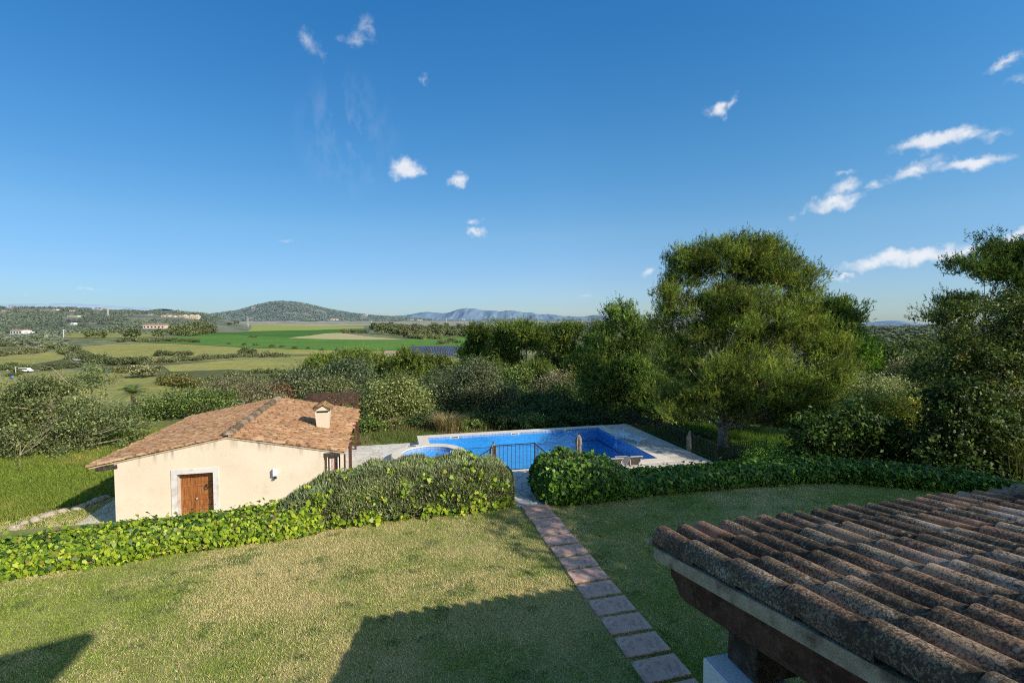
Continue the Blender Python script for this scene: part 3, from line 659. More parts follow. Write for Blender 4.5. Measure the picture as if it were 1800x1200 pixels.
# ---------------------------------------------------------------- pool and spa
PU0, PU1, PV0, PV1 = 2.2, 13.46, 22.3, 29.7; SC = (2.0, 26.15); SR = 2.0; SI = 1.45; WZ = PZ - .07; FZ = PZ - .85
pool = thing('swimming_pool', 'long rectangular swimming pool of bright blue mosaic with pale stone rim', 'swimming pool', (8, 26, PZ))
def pl(mb, name, mat, par=pool, **k): 
    o = mb.build(name, mat, par, **k); o.location = (-8, -26, -PZ); return o
dv = sqrt(SR ** 2 - (PU0 - SC[0]) ** 2); a0 = math.atan2(-dv, PU0 - SC[0]); a1 = -a0
arc = [(SC[0] + SR * cos(a0 + (a1 - a0) * i / 20), SC[1] + SR * sin(a0 + (a1 - a0) * i / 20)) for i in range(21)]
outl = [(PU0, PV1), (PU1, PV1), (PU1, PV0), (PU0, PV0)] + arc
mb = MB()
for i in range(len(outl)):
    a, b = outl[i], outl[(i + 1) % len(outl)]; mb.quadpts((*a, PZ - .17), (*b, PZ - .17), (*b, FZ), (*a, FZ))
pf = mb.quadpts(*[(*p, FZ) for p in outl]); pl(mb, 'basin', M['mosaic'])
mb = MB()
for i in range(len(outl)):
    a, b = outl[i], outl[(i + 1) % len(outl)]; mb.quadpts((*a, PZ - .001), (*b, PZ - .001), (*b, PZ - .17), (*a, PZ - .17))
pl(mb, 'waterline_tiles', M['mosaic_line'])
mb = MB(); q = .09                         # dark mosaic band along the foot of the walls
mb.box(PU0, PU1 - q, PV1 - q, PV1 - .01, FZ + .003, FZ + .02); mb.box(PU1 - q, PU1 - .01, PV0, PV1 - .01, FZ + .003, FZ + .025)
mb.box(PU0 + .02, PU1 - q, PV0 + .01, PV0 + q, FZ + .003, FZ + .02)
pl(mb, 'border_line', M['mosaic_dark'])
mb = MB(); mb.quadpts(*[(*p, WZ) for p in outl]); pl(mb, 'water', M['water'])
mb = MB(); cw = .62
g_ = .006
mb.box(PU0 - cw, PU1 + cw, PV1 + g_, PV1 + cw, -3.6, PZ + .004); mb.box(PU1 + g_, PU1 + cw, PV0 - g_, PV1 + g_, PZ - .3, PZ + .004); mb.box(PU0 - cw, PU1 + cw, PV0 - cw, PV0 - g_, PZ - .3, PZ + .004)
mb.box(PU0 - cw, PU0 - g_, SC[1] + 1.95, PV1 + g_, -3.6, PZ + .004); mb.box(PU0 - cw, PU0 - g_, PV0 - g_, SC[1] - 1.95, -3.6, PZ + .004)
pl(mb, 'coping', M['coping'])
for px in (797, 908, 1011):
    p = at(px, 762, PZ); mb = MB().box(p[0] - .27, p[0] + .27, PV1 - .012, PV1 + .0, PZ - .16, PZ - .02); s_ = pl(mb, 'skimmer', M['skimmer'])
    mb = MB().box(p[0] - .2, p[0] + .2, PV1 - .016, PV1 - .0125, PZ - .12, PZ - .05); o = mb.build('skimmer_mouth', M['black'], s_)
spa = thing('spa_pool', 'round spa pool with wide pale stone rim at the left end of the swimming pool', 'spa pool', (SC[0], SC[1], PZ))
seg = 56; mb = MB()
prof = [(SI, -.3), (SI, .012), (SI + .02, .03), (SR - .03, .03), (SR, .012), (SR, -1.4)]
mb.lathe(prof, (0, 0, 0), seg); mb.build('rim', M['coping'], spa)
mb = MB(); mb.lathe([(SI - .004, -.02), (SI - .004, -.75), (0.01, -.75)], (0, 0, 0), seg); mb.build('basin', M['mosaic'], spa)
mb = MB(); mb.lathe([(SI - .008, -.005), (SI - .008, -.2)], (0, 0, 0), seg); mb.build('waterline_tiles', M['mosaic_line'], spa)
mb = MB(); mb.lathe([(SI - .02, -.45), (SI - .4, -.45), (SI - .4, -.74)], (0, 0, 0), seg); mb.build('bench', M['mosaic'], spa)
mb = MB(); mb.lathe([(SI - .01, -.12), (0.0, -.12)], (0, 0, 0), seg); mb.build('water', M['water'], spa)
mb = MB().box(-1.62, -1.18, 1.05, 1.2, .032, .036); o = mb.build('drain_grate', M['iron'], spa); o.location = (.55, .45, 0)

# ---------------------------------------------------------------- barrel-tile roofing
def tiles(name, O, e, s, ncol, nrow, pitch, expo, r, mat, seed, pal, nseg=8, rag=.012, w=None, chan=True, lift=.03, stg=0, vary=.2, taper=.12, arch=1.0):
    rnd = np.random.RandomState(seed); O = np.array(O, float); e = np.array(e, float); s = np.array(s, float); n = np.cross(e, s)
    if n[2] < 0: n = -n
    stag = (rnd.rand(ncol) - .5) * expo * stg; L = expo * 1.17; V = []; F = []; C = []; pal = np.array(pal)
    for i in range(ncol):
        for j in range(nrow):
            c = pal[rnd.choice(len(pal), p=w)] * (1 - vary + 2 * vary * rnd.rand())
            for kind in ((0, 1) if chan else (0,)):
                jx = rnd.normal() * rag; jy = rnd.normal() * rag * 2 + stag[i]; jr = 1 + rnd.normal() * .03; sk = rnd.normal() * .012
                x0 = (i + .5 + .5 * kind) * pitch + jx; base = len(V)
                ys = (0, L * .5, L)
                for t, y in zip((0, .5, 1), ys):
                    if kind == 0: rr_ = r * jr * (1.04 - taper * t); zz = lift * (1 - t) + r * .25
                    else: rr_ = r * (.84 + .16 * t); zz = r * .95 + lift * .8 * (1 - t) - lift
                    for k in range(nseg + 1):
                        a = pi * k / nseg; X = x0 + rr_ * cos(a) + sk * t; Z = zz + (rr_ * sin(a) * arch if kind == 0 else -rr_ * sin(a) * .8)
                        V.append(O + e * X + s * (j * expo + y + jy) + n * Z)
                m = nseg + 1
                for t in range(2):
                    for k in range(nseg): F.append((base + t * m + k, base + t * m + k + 1, base + (t + 1) * m + k + 1, base + (t + 1) * m + k)); C.append(c)
                if kind == 0:                         # thickness shown at the lower lip
                    b1 = len(V); V += [V[base + k] for k in range(m)]; b2 = len(V)
                    for k in range(m):
                        a = pi * k / nseg; rr_ = r * jr * .86; V.append(O + e * (x0 + rr_ * cos(a)) + s * (j * expo + jy + .002) + n * (lift + r * .25 + rr_ * sin(a) * arch - .004))
                    for k in range(nseg): F.append((b1 + k, b2 + k, b2 + k + 1, b1 + k + 1)); C.append(c * .9)
                    b3 = len(V)
                    for k in range(m): V.append(V[b2 + k] + s * L * .8)
                    for k in range(nseg): F.append((b2 + k, b3 + k, b3 + k + 1, b2 + k + 1)); C.append(c * .5)
    return link(name, np_mesh(name, np.array(V), np.array(F), np.array(C), True), mat)
TP = [(.47, .25, .125), (.49, .275, .145), (.50, .30, .165), (.44, .225, .115), (.40, .225, .13), (.52, .335, .19)]

# ---------------------------------------------------------------- the pool house
HU0, HU1, HV0, HV1, RU, RZ = -9.47, -1.80, 19.75, 28.5, -5.87, .62
LZ, RZ2 = -.06, -.22                     # roof underside at the left and right walls
house = thing('pool_house', 'cream rendered pool house with low terracotta tiled gable roof', 'house', (-5.6, 24, TZ))
def hb(mb, name, mat, par=house, **k):
    o = mb.build(name, mat, par, **k)
    if par is house: o.location = (5.6, -24, -TZ)
    return o
def roofz(u): return RZ + (u - RU) * (RZ - LZ) / (RU - HU0) if u < RU else RZ - (u - RU) * (RZ - RZ2) / (HU1 - RU)
def on_wall(px, py): r = ray(px, py); return r[0] / r[1] * HV0, CAMZ + r[2] / r[1] * HV0
DU0, DU1, DZ = on_wall(310, 835)[0], on_wall(375, 829)[0], on_wall(345, 831)[1]
WU0, WU1, WZT, WZB = on_wall(569, 797)[0], on_wall(598, 798)[0], on_wall(570, 796)[1], -1.95
def strips(mb, cuts, z0s, v0, v1, drip):
    for (a, b), z0 in zip(zip(cuts[:-1], cuts[1:]), z0s):
        ta, tb = roofz(a), roofz(b)
        if z0 < ta - .75:
            n = len(mb.v); mb.extrude([(a, z0), (b, z0), (b, tb - .38), (a, ta - .38)], 1, v0, v1); drip += [0] * (len(mb.v) - n); lo = .38
        else: lo = ta - z0
        n = len(mb.v); p = [(a, ta - lo), (b, (tb - .38) if lo == .38 else z0), (b, tb), (a, ta)]
        mb.extrude(p, 1, v0, v1); drip += [0, 0, 1, 1] * 2
mb = MB(); drip = []
strips(mb, [HU0, DU0, DU1, RU, WU0, WU1, HU1], [-3.3, DZ, -3.3, -3.3, WZT, -3.3], HV0, HV0 + .35, drip)
n = len(mb.v); mb.box(WU0, WU1, HV0, HV0 + .35, -3.3, WZB); mb.box(HU0, HU0 + .3, HV0 + .35, HV1 - .3, -3.3, LZ - .03); mb.box(HU1 - 1.7, HU1 - 1.4, HV0 + .35, HV1 - .3, -3.3, RZ2 + .2); drip += [0] * (len(mb.v) - n)
strips(mb, [HU0, RU, HU1 - 1.4], [-3.3, -3.3], HV1 - .3, HV1, drip)
me = bpy.data.meshes.new('wall'); me.from_pydata(mb.v, [], mb.f); me.update()
at_ = me.attributes.new('drip', 'FLOAT', 'POINT'); at_.data.foreach_set('value', np.array(drip, np.float32))
wl = link('wall', me, M['plaster'], house); wl.location = (5.6, -24, -TZ)
# door: stone surround, two panelled leaves, knocker
mb = MB(); fw = .17; q = HV0 - .03
mb.box(DU0 - fw, DU0 + .012, q, HV0 + .36, TZ - .3, DZ); mb.box(DU1 - .012, DU1 + fw, q, HV0 + .36, TZ - .3, DZ); mb.box(DU0 - fw, DU1 + fw, q - .002, HV0 + .358, DZ - .012, DZ + fw)
hb(mb, 'door_surround', M['marble'], bevel=.006)
def leaf_panels(u0, u1):
    mb = MB(); v = HV0 + .31; mb.box(u0 + .004, u1 - .004, v, v + .05, TZ, DZ); W = u1 - u0
    zz = [TZ + .12, TZ + .62, TZ + 1.02, TZ + 1.5, DZ - .08]
    for a, b in zip(zz[:-1], zz[1:]):
        x0, x1 = u0 + .09, u1 - .09; z0, z1 = a + .05, b - .05; m_ = .03
        for r in ((x0, x1, z0, z0 + m_), (x0, x1, z1 - m_, z1), (x0, x0 + m_, z0 + m_, z1 - m_), (x1 - m_, x1, z0 + m_, z1 - m_)): mb.box(r[0], r[1], v - .022, v + .001, r[2], r[3])
        mb.box(x0 + .06, x1 - .06, v - .014, v + .001, z0 + .06, z1 - .06)
    return mb
dm = DU0 + .47
d1 = hb(leaf_panels(DU0, dm), 'door', M['door'], bevel=.004); d2 = hb(leaf_panels(dm, DU1), 'door', M['door'], bevel=.004)
mb = MB(); c = (DU1 - .33, HV0 + .27, TZ + 1.36)
mb.tube([(c[0] + .06 * sin(t), c[1] - .02, c[2] + .06 * cos(t)) for t in np.linspace(0, 2 * pi, 13)], .012, 6, False); mb.box(c[0] - .03, c[0] + .03, c[1], c[1] + .035, c[2] + .05, c[2] + .12)
mb.build('door_knocker', M['iron'], d2)
mb = MB(); mb.lathe([(.0, -.03), (.03, -.02), (.03, .02), (0, .03)], (dm + .07, HV0 + .265, TZ + .98), 10); mb.build('door_knob', M['lamp_metal'], d2)
# corner window: lintel, dark reveal, frame and shutters
mb = MB(); mb.box(WU0, WU1, HV0 - .025, HV0 + .33, WZT - .17, WZT); hb(mb, 'lintel', M['dark_wood'], bevel=.008)
wf = MB(); wf.box(WU0 + .12, WU1 - .02, HV0 + .3, HV0 + .34, WZB, WZT - .17); wn = hb(wf, 'window', M['black'])
mb = MB(); mb.box(WU0 + .20, WU0 + .24, HV0 + .1, HV0 + .3, WZB, WZT - .17); mb.box(WU1 - .1, WU1 - .06, HV0 + .02, HV0 + .3, WZB, WZT - .17); mb.build('window_frame', M['white'], wn)
mb = MB(); mb.bar((WU0 + .30, HV0 + .12, WZB), (WU0 + .34, HV0 + .12, WZT - .2), .16, .02); mb.bar((WU0 + .42, HV0 + .26, WZB), (WU0 + .46, HV0 + .26, WZT - .2), .12, .02); mb.build('curtain', M['slab'], wn)
for x in (WU0 + .05, WU1 - .13):
    mb = MB(); y0, y1 = HV0 - .02, HV0 + .24
    mb.box(x, x + .035, y0, y0 + .04, WZB, WZT - .18); mb.box(x, x + .035, y1 - .04, y1, WZB, WZT - .18)
    for k in range(14): z = WZB + .04 + k * .073; mb.bar((x + .018, y0 + .04, z), (x + .018, y1 - .04, z), .03, .03)
    mb.build('shutter', M['brown_wood'], wn)
mb = MB(); mb.box(HU1 - .02, HU1 + .06, HV0 + .02, HV0 + .14, -3.2, RZ2 - .05); hb(mb, 'corner_post', M['brown_wood'])
# side doors toward the pool (shaded glazing)
mb = MB(); mb.box(HU1 - 1.395, HU1 - 1.37, HV0 + 1.5, HV0 + 3.6, TZ, RZ2 - .25); hb(mb, 'glass_door', M['glass'])
mb = MB(); mb.box(HU1 - .16, HU1 - .02, HV0 + 4.2, HV0 + 4.34, -3.2, RZ2 - .06); hb(mb, 'corner_post', M['brown_wood'])
# roof
OL, OR, OF, OB = .74, .02, .05, .25
def roof_side(sign, seed):
    if sign < 0: eu, ez = HU0 - OL, roofz(HU0) - OL * (RZ - LZ) / (RU - HU0)
    else: eu, ez = HU1 + OR, roofz(HU1) - OR * (RZ - RZ2) / (HU1 - RU)
    E_ = np.array([eu, HV0 - OF, ez]); s = unit(np.array([RU - eu, 0, RZ - ez])); Ls = hypot(RU - eu, RZ - ez)
    e = np.array([0, 1., 0]); Lv = HV1 + OB - HV0 + OF; nc = 58
    nr = 11
    O = E_ + np.array([0, 0, .06])
    t = tiles('roof_tiles', O, e, s, nc, nr, Lv / nc, Ls / nr * .985, Lv / nc * .5, M['tile'], seed, TP, 6, .016, lift=.02, stg=.7, vary=.2)
    t.parent = rf
    a = np.array([eu, 0, ez]); b = np.array([RU, 0, RZ])
    return a, b
mbs = MB()
def slab_poly(sign):
    if sign < 0: eu, ez = HU0 - OL, roofz(HU0) - OL * (RZ - LZ) / (RU - HU0)
    else: eu, ez = HU1 + OR, roofz(HU1) - OR * (RZ - RZ2) / (HU1 - RU)
    return eu, ez
el, ezl = slab_poly(-1); er, ezr = slab_poly(1)
mbs.extrude([(el, ezl + .005), (RU, RZ + .005), (er, ezr + .005), (er, ezr + .05), (RU, RZ + .055), (el, ezl + .05)], 1, HV0 - OF + .015, HV1 + OB - .01)
rf = hb(mbs, 'roof', M['mortar'])
roof_side(-1, 21); roof_side(1, 22)
E = []
mb = MB()                                # ridge course bedded in mortar
for k in range(22):
    v = HV0 - OF + k * .41; jz = random.Random(k).uniform(-.012, .012)
    P = []
    for t, (y, r_) in enumerate(((v, .185), (v + .47, .155))):
        P.append([(RU + r_ * cos(pi * q / 8), y, RZ + .10 + jz + (.03 if t == 0 else 0) + r_ * .9 * sin(pi * q / 8)) for q in range(9)])
    n = len(mb.v); mb.v += P[0] + P[1]
    mb.f += [(n + q, n + q + 1, n + 10 + q, n + 9 + q) for q in range(8)]; mb.f.append(tuple(n + q for q in range(9)))
mer = mb.mesh('ridge_tiles', True); a_ = mer.attributes.new('Col', 'FLOAT_COLOR', 'FACE'); a_.data.foreach_set('color', np.array([[.33, .24, .17, 1]] * len(mer.polygons), np.float32).ravel())
link('ridge_tiles', mer, M['tile_old'], rf)
for v in [HV0 + .02] + [HV0 + 1.2 + k * 1.15 for k in range(7)]:
    mb = MB(); mb.bar((el + .2, v, ezl - .035), (HU0 + .1, v, LZ - .10), .12, .13); hb(mb, 'rafter', M['dark_wood'])
# chimney standing on the right slope
r = ray(567, 751); p = None
for t in np.linspace(17, 30, 4000):
    q = r * t / (r[0] * sin(YAW) + r[1] * cos(YAW)) + np.array([0, 0, CAMZ])
    if q[2] < roofz(q[0]) + .17: p = q; break
ch = MB(); w0, w1, hh = .27, .30, .72; cx, cy, cz = p[0], p[1] + .28, p[2] - .25
n = len(ch.v); lv = [(w0, 0), (w0 * .93, .28), (w1 * 1.02, hh * .88 + .25), (w1 * 1.02, hh + .25)]
for w_, z_ in lv: ch.v += [(cx - w_, cy - w_, cz + z_), (cx + w_, cy - w_, cz + z_), (cx + w_, cy + w_, cz + z_), (cx - w_, cy + w_, cz + z_)]
for i in range(3):
    for k in range(4): ch.f.append((n + i * 4 + k, n + i * 4 + (k + 1) % 4, n + i * 4 + 4 + (k + 1) % 4, n + i * 4 + 4 + k))
ch.extrude([(cx - w1 * 1.05, cz + hh + .28), (cx + w1 * 1.05, cz + hh + .28), (cx, cz + hh + .48)], 1, cy - w1, cy + w1)
chim = hb(ch, 'chimney', M['plaster']); cp = MB(); 
for sg in (-1, 1):
    a = (cx, cz + hh + .56); b = (cx + sg * w1 * 1.1, cz + hh + .27)
    cp.extrude([a, b, (b[0], b[1] + .05), (a[0], a[1] + .06)], 1, cy - w1 * 1.14, cy + w1 * 1.14)
capm = cp.mesh('chimney_cap'); a_ = capm.attributes.new('Col', 'FLOAT_COLOR', 'FACE'); a_.data.foreach_set('color', np.array([[.34, .20, .10, 1]] * len(capm.polygons), np.float32).ravel())
cap = link('chimney_cap', capm, M['tile_old'], chim)
for sg, sd_ in ((-1, 31), (1, 32)):
    b = np.array([cx + sg * w1 * 1.14, cy - w1 * 1.16, cz + hh + .30]); a = np.array([cx, cy - w1 * 1.16, cz + hh + .57]); s = unit(a - b)
    t = tiles('cap_tiles', b, (0, 1., 0), s, 4, 1, w1 * 2.32 / 4, np.linalg.norm(a - b) * .9, w1 * 2.32 / 8, M['tile_old'], sd_, [(.36, .2, .1), (.42, .3, .1)], 6, .01, chan=False)
    t.parent = chim
mb = MB(); mb.box(cx - w1 * .8, cx + w1 * .8, cy - w1 * 1.03, cy - w1 * 1.0, cz + hh + .2, cz + hh + .275); hb(mb, 'vent_slot', M['black'], chim)
tap = at(400, 903, TZ + .5); lp = atd(484, 829, 18.3)
lmp = thing('wall_lamp', 'small galvanised wall lamp on the front wall of the pool house', 'wall lamp', (atd(484, 829, 18.3)[0], HV0, 0))
r = ray(485, 829); k = HV0 / r[1]; lx, lz = r[0] * k, CAMZ + r[2] * k; lmp.location = (lx, HV0, lz)
mb = MB(); mb.box(-.06, .06, -.06, 0, -.14, .16); mb.build('bracket', M['lamp_metal'], lmp, bevel=.01)
mb = MB(); mb.box(-.085, .085, -.17, -.06, -.12, .16); mb.build('shade', M['white'], lmp, bevel=.012)
mb = MB(); mb.lathe([(.0, -.05), (.055, -.03), (.055, .02), (.03, .05), (0, .055)], (0, -.12, -.19), 10); mb.build('sensor', M['iron'], lmp)
r = ray(401, 902); k = HV0 / r[1]
tp = thing('garden_tap', 'small metal garden tap on the cream wall beside the door', 'tap', (r[0] * k, HV0, CAMZ + r[2] * k))
mb = MB(); mb.tube([(0, 0, 0), (0, -.12, 0), (0, -.16, -.05)], .025, 6); mb.build('spout', M['lamp_metal'], tp)
mb = MB(); mb.bar((-.09, -.08, .05), (.09, -.08, .05), .03); mb.build('handle', M['rock'], tp)
mb = MB(); mb.box(HU0 - 1.9, HU0 - .0, HV0 - 2.6, HV0 + 8, TZ - .3, TZ + .01)
mb = MB().quadpts((HU0 - .95, HV0 - 2.5, TZ + .02), (HU0 + .0, HV0 - 2.5, TZ + .02), (HU0, HV1, TZ + .02), (HU0 - .62, HV1, TZ + .02))
tag(mb.build('path', M['landing']), kind='structure')
# timber pergola behind the house
pg = thing('pergola', 'brown timber pergola of sloping boards behind the tiled roof', 'pergola', (-3.4, 30.6, TZ))
mb = MB()
for i in range(6):
    v = -1.1 + i * .42; mb.box(-1.5, 1.45, v, v + .26, 2.72 + i * .06, 2.78 + i * .06)
mb.build('roof_boards', M['brown_wood'], pg, bevel=.006)
mb = MB(); mb.bar((-1.42, -1.2, 2.62), (-1.42, 1.4, 2.98), .1, .14); mb.build('beam', M['brown_wood'], pg); mb = MB(); mb.bar((1.38, -1.2, 2.62), (1.38, 1.4, 2.98), .1, .14); mb.build('beam', M['brown_wood'], pg)
for x in (-1.42, 1.38):
    for y in (-1.1, 1.3): MB().box(x - .06, x + .06, y - .06, y + .06, -.5, 2.58 + (y + 1.1) * .13).build('post', M['brown_wood'], pg)

# ---------------------------------------------------------------- the porch roof beside the camera
PO = np.array([2.62, 4.44, 2.62]); sl_ = .175; ps = unit(np.array([0, -1, sl_])); pe = np.array([1., 0, 0])
porch = thing('porch', 'porch with old lichen covered barrel tile roof in the right foreground', 'porch', (6, 2, 0))
def pb(mb, name, mat, par=porch, **k):
    o = mb.build(name, mat, par, **k)
    if par is porch: o.location = (-6, -2, 0)
    return o
TPO = [(.39, .225, .14), (.43, .27, .17), (.46, .31, .20), (.37, .21, .135), (.33, .205, .135), (.47, .35, .24)]
t = tiles('roof_tiles', PO + np.array([.02, 0, -.0]), pe, ps, 37, 10, .25, .585, .116, M['tile_old'], 5, TPO, 14, .006, lift=.036, taper=.07, arch=1.22, stg=.12, vary=.16)
t.parent = porch; t.location = (-6, -2, 0)
mb = MB(); Lr = 5.95; n_ = np.array([0, ps[2], -ps[1]])
def rp(x, s, h): q = PO + pe * x + ps * s + n_ * h; return tuple(q)
def slopebox(mb, x0, x1, s0, s1, h0, h1):
    n = len(mb.v)
    for h in (h0, h1): mb.v += [rp(x0, s0, h), rp(x1, s0, h), rp(x1, s1, h), rp(x0, s1, h)]
    mb.f += [tuple(n + i for i in q) for q in ((0, 3, 2, 1), (4, 5, 6, 7), (0, 1, 5, 4), (1, 2, 6, 5), (2, 3, 7, 6), (3, 0, 4, 7))]
slopebox(mb, .015, 9.2, .03, Lr, -.10, .015)
pb(mb, 'roof_bed', M['mortar'])
mb = MB()                                 # ragged mortar and channel ends along the eave
rnd = random.Random(4)
for i in range(37):
    x = .25 * i; mb.tube([rp(x + .25 * k_ / 6 + .0, -.035 + rnd.uniform(-.012, .012), .045 + .03 * cos(2 * pi * k_ / 6) + rnd.uniform(-.012, .012)) for k_ in range(7)], .036, 6)
pb(mb, 'eave_mortar', M['mortar'], smooth=True)
mb = MB(); s0, s1 = .24, Lr - .1
poly = [(s0 + .02, -.10), (s0 + .02, -.19), (s0 + .10, -.25), (s0 + .14, -.33), (s0 + .24, -.36), (s1, -.36), (s1, -.10)]
k = len(poly)
for xx in [.05] + list(np.arange(1.6, 9, 1.5)):
    mb = MB()
    for x in (xx, xx + .16): mb.v += [rp(x, a, b) for a, b in poly]
    mb.f += [tuple(range(k)), tuple(k + i for i in reversed(range(k)))] + [((i + 1) % k, i, k + i, k + (i + 1) % k) for i in range(k)]
    pb(mb, 'rafter', M['brown_wood'], bevel=.006)
mb = MB(); slopebox(mb, .22, 9.2, .3, Lr, -.165, -.135); pb(mb, 'ceiling_boards', M['black'])
# cross beam end on its white pillar
q = rp(.2, 1.1, -.36)
mb = MB(); mb.box(q[0] - .03, q[0] + 8.6, q[1] - .17, q[1] + .17, q[2] - .36, q[2] + .0); pb(mb, 'beam', M['dark_wood'], bevel=.01)
mb = MB(); mb.box(q[0] - .22, q[0] + .26, q[1] - .24, q[1] + .24, -.1, q[2] - .37); pb(mb, 'pillar', M['white'], bevel=.01)
mb = MB(); mb.box(q[0] + 5.2, q[0] + 5.7, q[1] - .24, q[1] + .24, -.1, q[2] - .37); pb(mb, 'pillar', M['white'], bevel=.01)
mb = MB(); mb.box(2.8, 12, -1.6, -1.3, -.1, 3.45); pb(mb, 'wall', M['white'])

# the main house behind the balcony; only its shadow on the lawn is in the picture
mh = thing('main_house', 'main house behind the balcony whose eave shades the lawn corner', 'house', (-2, -4, 0))
mb = MB(); mb.box(-9, 2.3, -9, -1.3, -.2, 4.6); o = mb.build('wall', M['white'], mh); o.location = (2, 4, 0)
mb = MB(); uz = lambda u: 6.5 + (u - 2.72) * .185
mb.extrude([(-9.5, uz(-9.5)), (2.72, uz(2.72)), (2.72, uz(2.72) - .16), (-9.5, uz(-9.5) - .16)], 1, -9.5, .12); o = mb.build('roof', M['mortar'], mh); o.location = (2, 4, 0)
mb = MB(); mb.box(-9, 2.3, -1.3, .3, 3.2, 3.4); o = mb.build('balcony_floor', M['paving'], mh); o.location = (2, 4, 0)

# ---------------------------------------------------------------- railing, fence, furniture
rl = thing('railing', 'black iron railing at the head of the steps in front of the pool', 'railing', (4, 15.2, 0))
def line3(p, n): return [tuple(np.array(p[0]) + (np.array(p[1]) - np.array(p[0])) * t) for t in np.linspace(0, 1, n)]
def rails(parent, segs, h=.92, gap=.13, off=(0, 0, 0), post=.028, bar=.011, low=.09):
    for a, b in segs:
        a = np.array(a) - off; b = np.array(b) - off; L = np.linalg.norm(b - a); k = max(2, int(L / gap))
        z = np.array([0, 0, 1.])
        mb = MB(); mb.bar(a + z * h, b + z * h, .034, .022); mb.build('top_rail', M['iron'], parent)
        mb = MB(); mb.bar(a + z * low, b + z * low, .03, .02); mb.build('bottom_rail', M['iron'], parent)
        for t in (0, 1): p = a + (b - a) * t; mb = MB(); mb.bar(p - z * .02, p + z * (h + .02), post); mb.build('post', M['iron'], parent)
        mb = MB()
        for i in range(1, k): p = a + (b - a) * i / k; mb.bar(p + z * low, p + z * h, bar)
        mb.build('bars', M['iron'], parent)
rails(rl, [((3.3, 15.2, 0), (4.62, 15.2, 0)), ((4.62, 15.16, 0), (4.62, 13.5, 0)), ((3.26, 15.2, -.02), (.2, 15.2, -1.75))], off=np.array([4, 15.2, 0]))
for i, (a, b, lb) in enumerate([((15.95, 30.2), (15.95, 23.7), 'black iron fence along the far right edge of the pool deck'), ((15.95, 23.2), (15.95, 20.9), 'black iron fence beside the deck between the wooden posts and the corner'), ((15.97, 20.85), (18.9, 20.85), 'black iron fence section running from the deck corner toward the bushes')]):
    f = thing('iron_fence', lb, 'fence', (a[0], a[1], PZ), 0, 'iron fence around the pool deck')
    rails(f, [((a[0], a[1], PZ), (b[0], b[1], PZ))], .95, .12, np.array([a[0], a[1], PZ]), .05, .02)
p = at(1207, 791, PZ)
for du, dh, lb in ((-.13, 1.12, 'taller weathered grey wooden post at the deck edge'), (.12, .86, 'shorter weathered grey wooden post at the deck edge')):
    mb = MB(); mb.tube([(0, 0, -.4), (.01, 0, .4), (-.01, 0, dh - .12), (.03, 0, dh)], [.09, .085, .08, .03], 8)
    tag(mb.build('wooden_post', M['pale_bark'], None, (15.98 + du * .4, p[1] + du * 1.2, PZ), smooth=False), lb, 'post', 'weathered posts beside the deck')
def parasol(u, v, lb, h=2.35, z=PZ):
    t = thing('parasol', lb, 'parasol', (u, v, z), 0, 'closed taupe parasols by the pool')
    mb = MB(); mb.tube([(0, 0, 0), (0, 0, h - .05)], .022, 8); mb.build('pole', M['dark_wood'], t)
    mb = MB(); mb.lathe([(.0, 0), (.24, 0), (.24, .06), (.05, .1), (.05, .3), (0.03, .3)], (0, 0, 0), 16); mb.build('base', M['rock'], t)
    mb = MB(); prof = [(.055, .95), (.085, 1.0), (.10, 1.25), (.115, 1.6), (.105, 1.88), (.135, 1.9), (.12, 2.12), (.075, 2.26), (.02, h - .02)]; n = len(mb.v); sg = 24
    for r_, z_ in prof:
        for k in range(sg): a = 2 * pi * k / sg; w = 1 + .22 * (k % 3 == 0) - .12 * (k % 3 == 1); mb.v.append((r_ * w * cos(a), r_ * w * sin(a), z_))
    for i in range(len(prof) - 1):
        for k in range(sg): mb.f.append((n + i * sg + k, n + i * sg + (k + 1) % sg, n + (i + 1) * sg + (k + 1) % sg, n + (i + 1) * sg + k))
    mb.build('folded_canopy', M['parasol'], t)
    mb = MB(); mb.lathe([(.0, h + .07), (.025, h + .04), (.03, h), (.0, h - .03)], (0, 0, 0), 8); mb.build('finial', M['dark_wood'], t)
    return t
q = atd(1017, 767, 20.4); parasol(q[0], q[1], 'closed taupe parasol standing in front of the middle of the pool')
q = atd(867, 785, 18.9); parasol(q[0], q[1], 'closed taupe parasol half hidden behind the stair railing')
